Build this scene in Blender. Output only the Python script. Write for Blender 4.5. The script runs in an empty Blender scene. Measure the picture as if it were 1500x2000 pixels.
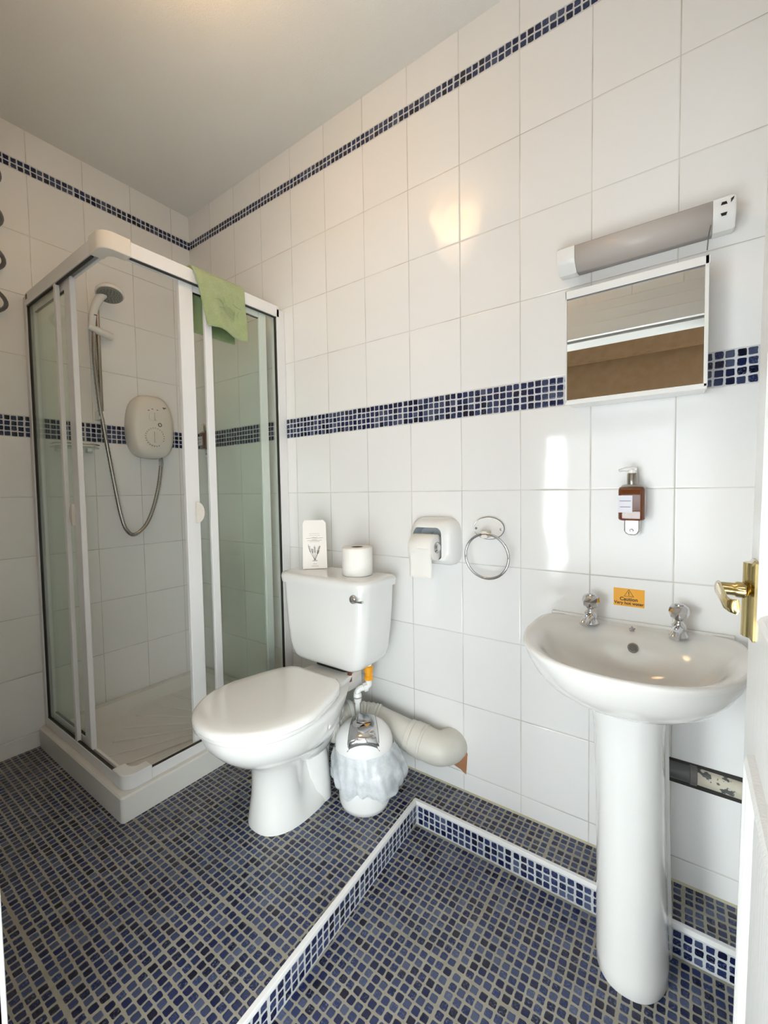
import bpy, bmesh, math, random
from mathutils import Vector, Matrix, noise
random.seed(7)
D = bpy.data; SC = bpy.context.scene; COL = SC.collection
pi = math.pi

# ------------------------------------------------------------------ camera
ROLL, PITCH, YAW = -0.015748, -0.044485, -0.615531
CAM = Vector((2.2232, -1.3339, 1.0572))
fwd = Vector((math.sin(YAW)*math.cos(PITCH), math.cos(YAW)*math.cos(PITCH), math.sin(PITCH)))
rt0 = Vector((math.cos(YAW), -math.sin(YAW), 0)); up0 = rt0.cross(fwd)
rt = math.cos(ROLL)*rt0+math.sin(ROLL)*up0; up = -math.sin(ROLL)*rt0+math.cos(ROLL)*up0
cd = D.cameras.new('camera'); cam = D.objects.new('camera', cd); COL.objects.link(cam)
cam.matrix_world = Matrix(((rt.x, up.x, -fwd.x, CAM.x), (rt.y, up.y, -fwd.y, CAM.y), (rt.z, up.z, -fwd.z, CAM.z), (0, 0, 0, 1)))
cd.sensor_fit = 'VERTICAL'; cd.sensor_height = 24.0; cd.lens = 834.705/2000*24.0
cd.shift_x = (750-754.65)/2000; cd.shift_y = (994.28-1000)/2000
cd.clip_start = 0.01; SC.camera = cam

# ------------------------------------------------------------------ world, lights, exposure
w = D.worlds.new('world'); SC.world = w; w.use_nodes = True
w.node_tree.nodes['Background'].inputs[0].default_value = (0.75, 0.85, 1, 1)
w.node_tree.nodes['Background'].inputs[1].default_value = 1.5
SC.view_settings.view_transform = 'Standard'; SC.view_settings.look = 'None'
SC.view_settings.gamma = 1; SC.view_settings.use_curve_mapping = False
SC.view_settings.exposure = 0.0

def area(name, loc, size, size_y, target, power, color, spread=pi):
    l = D.lights.new(name, 'AREA'); l.shape = 'RECTANGLE'; l.size = size; l.size_y = size_y
    l.energy = power; l.color = color; l.spread = spread
    o = D.objects.new(name, l); COL.objects.link(o); o.location = loc
    o.rotation_euler = (Vector(target)-Vector(loc)).to_track_quat('-Z', 'Y').to_euler(); return o
# added area lights at unseen hallway windows, giving the doorway daylight
area('window_daylight', (0.86, -3.24, 0.83), 0.66, 1.52, (1.70, 0.0, -0.60), 22, (0.92, 0.985, 0.97), 1.7)
area('window_daylight', (3.75, -3.24, 0.83), 2.10, 1.52, (1.20, 0.0, -0.60), 57, (0.92, 0.985, 0.97), 1.8)  # added wide light, reaches the toilet side through the doorway
area('window_daylight', (1.94, -3.24, 0.83), 1.30, 1.52, (1.94, 0.0, -0.60), 4, (0.92, 0.985, 0.97), 1.7)  # added dim fill for the basin wall
# sun through the same added windows, bounced off the hallway floor to the ceiling
sn = D.lights.new('sun', 'SUN'); sn.energy = 50; sn.color = (1.0, 0.99, 0.95); sn.angle = 0.01
so = D.objects.new('sun', sn); COL.objects.link(so); so.rotation_euler = Vector((-0.05, 1, -1.08)).to_track_quat('-Z', 'Y').to_euler()

# ------------------------------------------------------------------ node helper
class NT:
    def __init__(s, name):
        s.m = D.materials.new(name); s.m.use_nodes = True; s.t = s.m.node_tree; s.t.nodes.clear()
        s.out = s.n('ShaderNodeOutputMaterial')
    def n(s, typ, **kw):
        x = s.t.nodes.new(typ)
        for k, v in kw.items(): setattr(x, k, v)
        return x
    def set(s, sock, v):
        if isinstance(v, bpy.types.NodeSocket): s.t.links.new(v, sock)
        elif isinstance(v, (tuple, list)) and sock.type == 'RGBA' and len(v) == 3: sock.default_value = (*v, 1)
        else: sock.default_value = v
    def M(s, op, a, b=None, c=None, clamp=False):
        x = s.n('ShaderNodeMath', operation=op, use_clamp=clamp); s.set(x.inputs[0], a)
        if b is not None: s.set(x.inputs[1], b)
        if c is not None: s.set(x.inputs[2], c)
        return x.outputs[0]
    def mix(s, f, a, b):
        x = s.n('ShaderNodeMix', data_type='RGBA'); s.set(x.inputs[0], f); s.set(x.inputs[6], a); s.set(x.inputs[7], b)
        return x.outputs[2]
    def mr(s, v, a, b, c=0.0, d=1.0, smooth=True):
        x = s.n('ShaderNodeMapRange', interpolation_type='SMOOTHSTEP' if smooth else 'LINEAR')
        s.set(x.inputs[0], v); s.set(x.inputs[1], a); s.set(x.inputs[2], b); s.set(x.inputs[3], c); s.set(x.inputs[4], d)
        return x.outputs[0]
    def noise(s, vec, scale, detail=2.0, rough=0.5):
        x = s.n('ShaderNodeTexNoise'); s.set(x.inputs['Scale'], scale); s.set(x.inputs['Detail'], detail)
        s.set(x.inputs['Roughness'], rough)
        if vec is not None: s.set(x.inputs['Vector'], vec)
        return x.outputs['Fac'], x.outputs['Color']
    def pos(s):
        g = s.n('ShaderNodeNewGeometry'); sp = s.n('ShaderNodeSeparateXYZ'); s.set(sp.inputs[0], g.outputs['Position'])
        return g.outputs['Position'], sp.outputs
    def comb(s, a, b, c=0.0):
        x = s.n('ShaderNodeCombineXYZ'); s.set(x.inputs[0], a); s.set(x.inputs[1], b); s.set(x.inputs[2], c); return x.outputs[0]
    def wn(s, vec):
        x = s.n('ShaderNodeTexWhiteNoise'); s.set(x.inputs['Vector'], vec); return x.outputs['Value'], x.outputs['Color']
    def ramp(s, f, stops):
        x = s.n('ShaderNodeValToRGB'); s.set(x.inputs[0], f); e = x.color_ramp.elements
        while len(e) < len(stops): e.new(0.5)
        for i, (p, c) in enumerate(stops): e[i].position = p; e[i].color = (*c, 1)
        return x.outputs[0]
    def bump(s, h, dist=0.001, strength=1.0):
        x = s.n('ShaderNodeBump'); s.set(x.inputs['Height'], h); x.inputs['Distance'].default_value = dist
        x.inputs['Strength'].default_value = strength; return x.outputs[0]
    def bsdf(s, **kw):
        b = s.n('ShaderNodeBsdfPrincipled')
        for k, v in kw.items(): s.set(b.inputs[k.replace('_', ' ')], v)
        s.t.links.new(b.outputs[0], s.out.inputs[0]); return b

def simple(name, col, rough=0.4, metal=0.0, bump=None, **kw):
    N = NT(name); p, _ = N.pos(); args = dict(Base_Color=col, Roughness=rough, Metallic=metal)
    f, _c = N.noise(p, 14, 3)
    args['Roughness'] = N.mr(f, 0.3, 0.7, max(0.0, rough*0.88), min(1, rough*1.15+0.005), smooth=False)
    if bump:
        h, _c = N.noise(p, bump[0], 3); args['Normal'] = N.bump(h, bump[1])
    args.update(kw); N.bsdf(**args); return N.m

def mosaic(N, u, v, p=0.0215, seam=15, gap=0.0025, hs=0.41, r=0.13):
    S = seam*p+gap
    def ax(t):
        blk = N.M('FLOOR', N.M('DIVIDE', t, S)); uu = N.M('DIVIDE', N.M('SUBTRACT', t, N.M('MULTIPLY', blk, S)), p)
        c = N.M('FLOOR', uu); f = N.M('SUBTRACT', N.M('SUBTRACT', uu, c), 0.5)
        idn = N.M('ADD', N.M('MULTIPLY', blk, float(seam+1)), c)
        bad = N.M('GREATER_THAN', c, seam-0.5)
        return f, idn, bad
    fu, iu, bu = ax(u); fv, iv, bv = ax(v)
    idv = N.comb(iu, iv, 3.0); rnd, rc = N.wn(idv)
    rs = N.n('ShaderNodeSeparateColor'); N.set(rs.inputs[0], rc)
    wv = N.comb(u, v, 0.0); _, nc = N.noise(wv, 75, 1.5); ns = N.n('ShaderNodeSeparateColor'); N.set(ns.inputs[0], nc)
    j = lambda q, a: N.M('MULTIPLY', N.M('SUBTRACT', q, 0.5), a)
    fu = N.M('ADD', N.M('ADD', fu, j(ns.outputs[0], 0.16)), j(rs.outputs[0], 0.07))
    fv = N.M('ADD', N.M('ADD', fv, j(ns.outputs[1], 0.16)), j(rs.outputs[1], 0.07))
    qx = N.M('SUBTRACT', N.M('ABSOLUTE', fu), hs-r); qy = N.M('SUBTRACT', N.M('ABSOLUTE', fv), hs-r)
    mx = N.M('MAXIMUM', qx, 0.0); my = N.M('MAXIMUM', qy, 0.0)
    ln = N.M('SQRT', N.M('ADD', N.M('MULTIPLY', mx, mx), N.M('MULTIPLY', my, my)))
    d = N.M('SUBTRACT', N.M('ADD', ln, N.M('MINIMUM', N.M('MAXIMUM', qx, qy), 0.0)), r)
    ok = N.M('MULTIPLY', N.M('SUBTRACT', 1.0, bu), N.M('SUBTRACT', 1.0, bv))
    mask = N.M('MULTIPLY', N.mr(d, -0.02, 0.03, 1.0, 0.0), ok)
    dome = N.M('MULTIPLY', N.mr(d, -0.14, 0.04, 1.0, 0.0), ok)
    return mask, dome, rnd, rs.outputs[2], wv

def glass_col(N, rnd, r2, wv, lift=1.0):
    L = lambda c: tuple(min(1, x*lift) for x in c)
    base = N.ramp(rnd, [(0.0, L((0.002, 0.003, 0.020))), (0.30, L((0.005, 0.010, 0.060))), (0.62, L((0.020, 0.032, 0.105))), (0.85, L((0.045, 0.062, 0.135))), (1.0, L((0.085, 0.105, 0.18)))])
    n1, _ = N.noise(wv, 210, 3, 0.65)
    f = N.M('MULTIPLY', N.mr(n1, 0.48, 0.70), N.mr(r2, 0.25, 1.0, 0.0, 0.75))
    return N.mix(f, base, L((0.16, 0.20, 0.31)))

# ---- white wall tiles with mosaic bands
H, BH, ZA = 0.24595, 0.08558, 1.0505
ZU, ZT = ZA+H, ZA+H+BH
ZB2 = ZT+4*H; BH2 = 0.043
def wall_mat(name, axis, sign, u0, band=True, phase=0.0):
    N = NT(name); P, xyz = N.pos(); u = xyz[axis]; z = xyz[2]
    u = N.M('MULTIPLY', u, sign) if sign != 1 else u
    tu = N.M('DIVIDE', N.M('SUBTRACT', u, u0), 0.2)
    up1 = N.M('GREATER_THAN', z, (ZU+ZT)/2); up2 = N.M('GREATER_THAN', z, ZB2+BH2/2)
    zz = N.M('SUBTRACT', N.M('SUBTRACT', N.M('SUBTRACT', z, ZA), N.M('MULTIPLY', up1, BH)), N.M('MULTIPLY', up2, BH2))
    tv = N.M('DIVIDE', zz, H)
    iu = N.M('FLOOR', tu); iv = N.M('FLOOR', tv); fu = N.M('SUBTRACT', tu, iu); fv = N.M('SUBTRACT', tv, iv)
    du = N.M('MULTIPLY', N.M('MINIMUM', fu, N.M('SUBTRACT', 1.0, fu)), 0.2)
    dv = N.M('MULTIPLY', N.M('MINIMUM', fv, N.M('SUBTRACT', 1.0, fv)), H)
    wob, _ = N.noise(P, 9, 2); wob = N.M('MULTIPLY', N.M('SUBTRACT', wob, 0.5), 0.0012)
    dj = N.M('ADD', N.M('MINIMUM', du, dv), wob)
    tile = N.mr(dj, 0.0006, 0.0017); dome = N.mr(dj, 0.0004, 0.0042)
    rv, rcol = N.wn(N.comb(iu, iv, 1.0)); rs = N.n('ShaderNodeSeparateColor'); N.set(rs.inputs[0], rcol)
    tcol = N.mix(rs.outputs[2], (0.84, 0.84, 0.83), (0.87, 0.87, 0.865))
    gn, _ = N.noise(P, 6, 3)
    gcol = N.mix(N.mr(gn, 0.4, 0.62), (0.66, 0.65, 0.61), (0.50, 0.48, 0.43))
    col = N.mix(tile, gcol, tcol)
    tilt = N.M('ADD', N.M('MULTIPLY', N.M('SUBTRACT', rs.outputs[0], 0.5), fu), N.M('MULTIPLY', N.M('SUBTRACT', rs.outputs[1], 0.5), fv))
    wav, _ = N.noise(P, 11, 1.5); fine, _ = N.noise(P, 45, 2)
    h = N.M('ADD', N.M('MULTIPLY', dome, 0.9), N.M('MULTIPLY', tilt, 1.1))
    h = N.M('ADD', h, N.M('ADD', N.M('MULTIPLY', wav, 1.3), N.M('MULTIPLY', fine, 0.07)))
    rough = N.mr(tile, 0, 1, 0.75, 0.09, smooth=False)
    if band:
        um = N.M('SUBTRACT', u, u0)
        m1, d1, r1, s1, wv = mosaic(N, um, N.M('SUBTRACT', z, ZU-0.0002), p=0.0214, seam=10, gap=0.0022, hs=0.40)
        m2, d2, r2, s2, wv2 = mosaic(N, um, N.M('SUBTRACT', z, ZB2), p=0.0215, seam=10, gap=0.0022, hs=0.40)
        b1 = N.M('MULTIPLY', N.M('GREATER_THAN', z, ZU), N.M('LESS_THAN', z, ZT))
        b2 = N.M('MULTIPLY', N.M('GREATER_THAN', z, ZB2), N.M('LESS_THAN', z, ZB2+BH2))
        for b, m_, d_, r_, s_, w_ in ((b1, m1, d1, r1, s1, wv), (b2, m2, d2, r2, s2, wv2)):
            c = N.mix(m_, (0.60, 0.61, 0.64), glass_col(N, r_, s_, w_, 0.8))
            col = N.mix(b, col, c)
            h = N.M('ADD', N.M('MULTIPLY', h, N.M('SUBTRACT', 1.0, b)), N.M('MULTIPLY', N.M('MULTIPLY', d_, 1.2), b))
            rr = N.mr(m_, 0, 1, 0.7, 0.12, smooth=False)
            rough = N.M('ADD', N.M('MULTIPLY', rough, N.M('SUBTRACT', 1.0, b)), N.M('MULTIPLY', rr, b))
    N.bsdf(Base_Color=col, Roughness=rough, Normal=N.bump(h, 0.001, 0.75), Specular_IOR_Level=0.5)
    return N.m

def floor_mat(name, ua, va, u0, v0, grout, lift=1.0):
    N = NT(name); P, xyz = N.pos()
    u = N.M('SUBTRACT', xyz[ua], u0); v = N.M('SUBTRACT', xyz[va], v0)
    m, d, r, s2, wv = mosaic(N, u, v, hs=0.385, r=0.15, gap=0.0035)
    gn, _ = N.noise(P, 5, 4); gn2, _ = N.noise(P, 60, 2)
    g = N.mix(N.mr(gn, 0.35, 0.65), grout, tuple(x*0.72 for x in grout))
    g = N.mix(N.mr(gn2, 0.3, 0.7), g, tuple(x*0.85 for x in grout))
    col = N.mix(m, g, glass_col(N, r, s2, wv, lift))
    fn, _ = N.noise(P, 330, 2)
    h = N.M('ADD', N.M('MULTIPLY', d, 0.8), N.M('MULTIPLY', fn, 0.10))
    N.bsdf(Base_Color=col, Roughness=N.mr(m, 0, 1, 0.85, 0.2, smooth=False), Normal=N.bump(h, 0.001, 0.8))
    return N.m

MW_back = wall_mat('tile_back', 0, 1, 1.7942)
MW_left = wall_mat('tile_left', 1, 1, -0.0966)
MW_front = wall_mat('tile_front', 0, 1, 1.7942)
MW_right = wall_mat('tile_right', 1, 1, -0.0966)
M_floor_low = floor_mat('mosaic_floor_low', 0, 1, 1.784-0.3250*3, -0.142-0.325*4, (0.37, 0.35, 0.29), 1.05)
M_floor_up = floor_mat('mosaic_floor_up', 0, 1, 0.92-0.3250*3, -0.72-0.3250*3, (0.37, 0.35, 0.29), 1.0)
M_rise_y = floor_mat('mosaic_riser_facing_door', 0, 2, 1.484-0.325*3, -0.079-0.3250*2, (0.60, 0.62, 0.64))
M_rise_x = floor_mat('mosaic_riser_facing_basin', 1, 2, -0.137-0.325*5, -0.079-0.3250*2, (0.58, 0.585, 0.58))
M_ceil = simple('ceiling_paint', (0.82, 0.815, 0.78), 0.9, bump=(220, 0.0008))
M_paint = simple('white_gloss_paint', (0.80, 0.81, 0.81), 0.36, bump=(60, 0.0002))
M_brown = simple('brown_hall_paint', (0.085, 0.043, 0.012), 0.8, bump=(150, 0.0004))
M_hallfl = simple('hall_carpet', (0.56, 0.58, 0.60), 0.95, bump=(300, 0.002))
M_ceram = simple('white_ceramic', (0.76, 0.76, 0.745), 0.07, Coat_Weight=0.5, Coat_Roughness=0.03)
M_basin = simple('basin_ceramic', (0.76, 0.75, 0.725), 0.07, Coat_Weight=0.5, Coat_Roughness=0.03)
M_seat = simple('seat_plastic', (0.85, 0.84, 0.82), 0.07, Coat_Weight=0.6, Coat_Roughness=0.03)
M_tray = simple('shower_tray_acrylic', (0.74, 0.73, 0.70), 0.22)
M_frame = simple('white_frame_enamel', (0.80, 0.80, 0.80), 0.21)
M_cream = simple('cream_plastic', (0.76, 0.72, 0.65), 0.21)
M_seal_shade = simple('dark_seal', (0.02, 0.018, 0.015), 0.5)  # real seals, and the sheet standing in for slot shade
M_chrome = simple('chrome', (0.62, 0.62, 0.63), 0.05, 1.0)
M_steel = simple('satin_steel', (0.40, 0.37, 0.34), 0.22, 1.0)
M_brass = simple('polished_brass', (0.58, 0.46, 0.22), 0.12, 1.0)
M_plast = simple('white_plastic', (0.82, 0.82, 0.80), 0.21)
M_binp = simple('bin_plastic', (0.86, 0.86, 0.85), 0.21)
M_pipe = simple('soil_pipe_plastic', (0.66, 0.64, 0.58), 0.38, bump=(30, 0.0004))
M_paper = simple('tissue_paper', (0.86, 0.84, 0.80), 0.95, bump=(260, 0.0006))
M_card = simple('card_stock', (0.80, 0.76, 0.72), 0.6)
M_ink = simple('grey_ink', (0.05, 0.05, 0.05), 0.7)
M_amber = simple('amber_liquid', (0.13, 0.035, 0.008), 0.1, Coat_Weight=1.0)
M_label = simple('label_paper', (0.72, 0.73, 0.80), 0.5)
M_yellow = simple('warning_yellow', (0.90, 0.42, 0.012), 0.35)
M_valve = simple('amber_valve', (0.85, 0.36, 0.008), 0.35)
M_black = simple('black_plastic', (0.012, 0.012, 0.015), 0.4)
M_red = simple('rust_metal', (0.14, 0.04, 0.02), 0.6)
M_plaster = simple('exposed_plaster', (0.42, 0.20, 0.10), 0.95, bump=(200, 0.002))
M_grey = simple('grey_rubber', (0.12, 0.12, 0.12), 0.5)
M_inner = simple('holder_inside', (0.50, 0.56, 0.60), 0.36)
M_coil = simple('grey_plastic_coil', (0.18, 0.17, 0.165), 0.36)
M_grille = simple('spray_plate', (0.30, 0.31, 0.27), 0.4)

def mk_mirror():
    N = NT('mirror_silver'); p, _ = N.pos(); f, _c = N.noise(p, 3, 2)
    N.bsdf(Base_Color=(0.86, 0.87, 0.85), Metallic=1.0, Roughness=N.mr(f, 0.3, 0.7, 0.002, 0.008)); return N.m
M_mirror = mk_mirror()

def mk_glass(name, tint, refl=1.0):
    N = NT(name); lw = N.n('ShaderNodeLayerWeight'); lw.inputs[0].default_value = 0.5
    fr = N.M('ADD', N.M('MULTIPLY', N.M('POWER', lw.outputs['Facing'], 5.0), 0.5), 0.035)
    p, _ = N.pos(); f, _c = N.noise(p, 5, 3)
    t = N.n('ShaderNodeBsdfTransparent'); N.set(t.inputs[0], tint)
    g = N.n('ShaderNodeBsdfGlossy'); N.set(g.inputs[0], (0.9, 0.95, 0.92)); N.set(g.inputs['Roughness'], N.mr(f, 0.3, 0.7, 0.01, 0.04))
    mx = N.n('ShaderNodeMixShader'); N.set(mx.inputs[0], N.M('MULTIPLY', fr, refl))
    N.t.links.new(t.outputs[0], mx.inputs[1]); N.t.links.new(g.outputs[0], mx.inputs[2]); N.t.links.new(mx.outputs[0], N.out.inputs[0])
    return N.m
M_glass = mk_glass('shower_glass', (0.935, 0.96, 0.935))
M_clear = mk_glass('clear_plastic', (0.90, 0.89, 0.87), 1.4)
M_shelf = mk_glass('shelf_glass', (0.80, 0.84, 0.81), 1.5)

def mk_diff():
    N = NT('frosted_diffuser'); p, _ = N.pos(); f, _c = N.noise(p, 40, 2)
    t = N.n('ShaderNodeBsdfTransparent'); N.set(t.inputs[0], (0.9, 0.88, 0.86))
    b = N.n('ShaderNodeBsdfPrincipled'); N.set(b.inputs['Base Color'], (0.72, 0.67, 0.63)); N.set(b.inputs['Roughness'], N.mr(f, 0.3, 0.7, 0.16, 0.22))
    mx = N.n('ShaderNodeMixShader'); N.set(mx.inputs[0], 0.62)
    N.t.links.new(t.outputs[0], mx.inputs[1]); N.t.links.new(b.outputs[0], mx.inputs[2]); N.t.links.new(mx.outputs[0], N.out.inputs[0])
    return N.m
M_diff = mk_diff()

def mk_bag():
    N = NT('thin_liner_film'); p, _ = N.pos(); f, _c = N.noise(p, 25, 3)
    t = N.n('ShaderNodeBsdfTransparent'); N.set(t.inputs[0], (0.93, 0.95, 0.97))
    b = N.n('ShaderNodeBsdfPrincipled'); N.set(b.inputs['Base Color'], (0.86, 0.90, 0.94)); b.inputs['Roughness'].default_value = 0.16
    b.inputs['Specular IOR Level'].default_value = 0.9; N.set(b.inputs['Normal'], N.bump(N.noise(p, 28, 2.5)[0], 0.008, 0.8))
    mx = N.n('ShaderNodeMixShader'); N.set(mx.inputs[0], N.mr(f, 0.3, 0.7, 0.36, 0.58))
    N.t.links.new(t.outputs[0], mx.inputs[1]); N.t.links.new(b.outputs[0], mx.inputs[2]); N.t.links.new(mx.outputs[0], N.out.inputs[0])
    return N.m
M_bag = mk_bag()

def mk_towel():
    N = NT('green_terry'); p, _ = N.pos()
    a, _c = N.noise(p, 420, 3, 0.7); b, _c = N.noise(p, 30, 3)
    col = N.mix(N.mr(b, 0.3, 0.7), (0.43, 0.52, 0.24), (0.51, 0.60, 0.32))
    col = N.mix(N.mr(a, 0.35, 0.65), col, (0.38, 0.47, 0.21))
    N.bsdf(Base_Color=col, Roughness=1.0, Sheen_Weight=0.4, Normal=N.bump(N.M('ADD', a, N.M('MULTIPLY', b, 4.0)), 0.004)); return N.m
M_towel = mk_towel()

def mk_door():
    N = NT('door_woodgrain_paint'); p, s = N.pos()
    v = N.comb(N.M('MULTIPLY', s[0], 60.0), N.M('MULTIPLY', s[1], 60.0), N.M('MULTIPLY', s[2], 2.5))
    h, _c = N.noise(v, 3.0, 3, 0.6)
    N.bsdf(Base_Color=(0.82, 0.83, 0.83), Roughness=0.36, Normal=N.bump(h, 0.0012)); return N.m
M_door = mk_door()

def mk_peel():
    N = NT('peeling_pipe_paint'); p, _ = N.pos(); f, _c = N.noise(p, 26, 4, 0.6)
    col = N.mix(N.mr(f, 0.53, 0.56), (0.62, 0.58, 0.47), (0.10, 0.105, 0.10))
    N.bsdf(Base_Color=col, Roughness=0.6, Normal=N.bump(f, 0.004)); return N.m
M_peel = mk_peel()

def emit(name, col, s):
    N = NT(name); e = N.n('ShaderNodeEmission'); p, _ = N.pos(); f, _c = N.noise(p, 20, 2)
    N.set(e.inputs[0], col); N.set(e.inputs[1], N.mr(f, 0.3, 0.7, s*0.85, s*1.15)); N.t.links.new(e.outputs[0], N.out.inputs[0]); return N.m
M_lamp = emit('lit_lamp_glass', (1.0, 0.60, 0.25), 11.0)

# ------------------------------------------------------------------ mesh helpers
class B:
    def __init__(s): s.v = []; s.f = []; s.mi = []
    def add(s, vs, fs, mi=0):
        o = len(s.v); s.v += [tuple(x) for x in vs]; s.f += [tuple(i+o for i in f) for f in fs]; s.mi += [mi]*len(fs); return s
    def box(s, a, b, mi=0):
        x0, y0, z0 = (min(a[i], b[i]) for i in range(3)); x1, y1, z1 = (max(a[i], b[i]) for i in range(3))
        return s.add([(x0,y0,z0),(x1,y0,z0),(x1,y1,z0),(x0,y1,z0),(x0,y0,z1),(x1,y0,z1),(x1,y1,z1),(x0,y1,z1)],
                     [(0,3,2,1),(4,5,6,7),(0,1,5,4),(1,2,6,5),(2,3,7,6),(3,0,4,7)], mi)
    def loft(s, rings, cap0=True, cap1=True, closed=True, mi=0):
        n = len(rings[0]); vs = [p for r in rings for p in r]; fs = []
        for i in range(len(rings)-1):
            for j in range(n if closed else n-1):
                k = (j+1) % n; fs.append((i*n+j, i*n+k, (i+1)*n+k, (i+1)*n+j))
        if cap0: fs.append(tuple(reversed(range(n))))
        if cap1: fs.append(tuple((len(rings)-1)*n+j for j in range(n)))
        return s.add(vs, fs, mi)
    def tube(s, pts, r, n=12, cap=True, closed=False, mi=0):
        pts = [Vector(p) for p in pts]; m = len(pts); rs = r if isinstance(r, (list, tuple)) else [r]*m
        T = []
        for i in range(m):
            a = pts[(i-1) % m] if closed or i else pts[i]; b = pts[(i+1) % m] if closed or i < m-1 else pts[i]
            T.append((b-a).normalized())
        nrm = T[0].orthogonal().normalized(); rings = []
        for i in range(m):
            if i:
                q = T[i-1].rotation_difference(T[i]); nrm = (q @ nrm)
            nrm = (nrm-T[i]*nrm.dot(T[i])).normalized(); bn = T[i].cross(nrm)
            rings.append([pts[i]+rs[i]*(math.cos(2*pi*j/n)*nrm+math.sin(2*pi*j/n)*bn) for j in range(n)])
        if closed: rings.append(rings[0]); return s.loft(rings, False, False, mi=mi)
        return s.loft(rings, cap, cap, mi=mi)
    def lathe(s, prof, c=(0,0,0), n=40, axis='z', mi=0, cap0=True, cap1=True):
        rings = []
        for r, h in prof:
            ring = []
            for j in range(n):
                a = 2*pi*j/n; x, y = r*math.cos(a), r*math.sin(a)
                p = {'z': (x, y, h), 'y': (x, h, -y), 'x': (h, x, y)}[axis]
                ring.append((p[0]+c[0], p[1]+c[1], p[2]+c[2]))
            rings.append(ring)
        return s.loft(rings, cap0, cap1, mi=mi)
    def prism(s, outline, h0, h1, axis='z', mi=0):
        def P(a, b, h): return {'z': (a, b, h), 'y': (a, h, b), 'x': (h, a, b)}[axis]
        return s.loft([[P(a, b, h0) for a, b in outline], [P(a, b, h1) for a, b in outline]], mi=mi)

def catmull(pts, k=8):
    P = [Vector(p) for p in pts]; out = []
    for i in range(len(P)-1):
        a, b, c, d = P[max(i-1, 0)], P[i], P[i+1], P[min(i+2, len(P)-1)]
        for j in range(k):
            t = j/k; out.append(0.5*((2*b)+(c-a)*t+(2*a-5*b+4*c-d)*t*t+(3*b-a-3*c+d)*t**3))
    out.append(P[-1]); return out

def rrect(x0, y0, x1, y1, r, n=6):
    rs = r if isinstance(r, (list, tuple)) else [r]*4; out = []
    for (cx, cy, a0), q in zip([(x1-rs[0], y0+rs[0], -90), (x1-rs[1], y1-rs[1], 0), (x0+rs[2], y1-rs[2], 90), (x0+rs[3], y0+rs[3], 180)], rs):
        for i in range(n+1):
            a = math.radians(a0+90*i/n); out.append((cx+q*math.cos(a), cy+q*math.sin(a)))
    return out

def obj(name, b, mats, parent=None, bevel=0.0, smooth=35, seg=2, sub=0, loc=None, solid=0.0):
    me = D.meshes.new(name); me.from_pydata(b.v, [], b.f); me.update()
    mats = mats if isinstance(mats, (list, tuple)) else [mats]
    for m in mats: me.materials.append(m)
    for p, i in zip(me.polygons, b.mi): p.material_index = i
    bm = bmesh.new(); bm.from_mesh(me); bmesh.ops.remove_doubles(bm, verts=bm.verts, dist=1e-6)
    bmesh.ops.recalc_face_normals(bm, faces=bm.faces); bm.to_mesh(me); bm.free()
    if smooth:
        me.shade_smooth()
        if smooth < 180: me.set_sharp_from_angle(angle=math.radians(smooth))
    o = D.objects.new(name, me); COL.objects.link(o)
    if parent is not None: o.parent = parent; o.matrix_parent_inverse = Matrix.Translation(-parent.location)
    if bevel:
        md = o.modifiers.new('bevel', 'BEVEL'); md.width = bevel; md.segments = seg; md.limit_method = 'ANGLE'; md.angle_limit = math.radians(40)
        md.harden_normals = True
    if solid: md = o.modifiers.new('solid', 'SOLIDIFY'); md.thickness = solid; md.offset = 0
    if sub: md = o.modifiers.new('sub', 'SUBSURF'); md.levels = sub; md.render_levels = sub
    return o

def thing(name, label, cat, loc, group=None):
    o = D.objects.new(name, None); COL.objects.link(o); o.location = loc; o.empty_display_size = 0.05
    o['label'] = label; o['category'] = cat
    if group: o['group'] = group
    return o
def tag(o, label, cat, group=None):
    o['label'] = label; o['category'] = cat
    if group: o['group'] = group
    return o
def struct(name, b, mats, parent=None, **kw):
    o = obj(name, b, mats, parent, **kw); o['kind'] = 'structure'; return o
def copy_tree(o, parent=None, delta=None):
    c = o.copy(); COL.objects.link(c)
    if parent is not None: c.parent = parent
    for ch in list(o.children): copy_tree(ch, c)
    return c
def text_part(name, body, size, mat, parent, M, extrude=0.0002):
    cu = D.curves.new('t', 'FONT'); cu.body = body; cu.size = size; cu.align_x = 'CENTER'; cu.align_y = 'CENTER'; cu.extrude = extrude; cu.offset = size*0.022
    t = D.objects.new('t', cu); COL.objects.link(t); dg = bpy.context.evaluated_depsgraph_get()
    me = D.meshes.new_from_object(t.evaluated_get(dg)); D.objects.remove(t); me.transform(M); me.materials.clear(); me.materials.append(mat)
    me.name = name; o = D.objects.new(name, me); COL.objects.link(o)
    if parent is not None: o.parent = parent; o.matrix_parent_inverse = Matrix.Translation(-parent.location)
    return o
FRONT = lambda x, y, z: Matrix.Translation((x, y, z)) @ Matrix.Rotation(pi/2, 4, 'X')   # text facing -y

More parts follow.
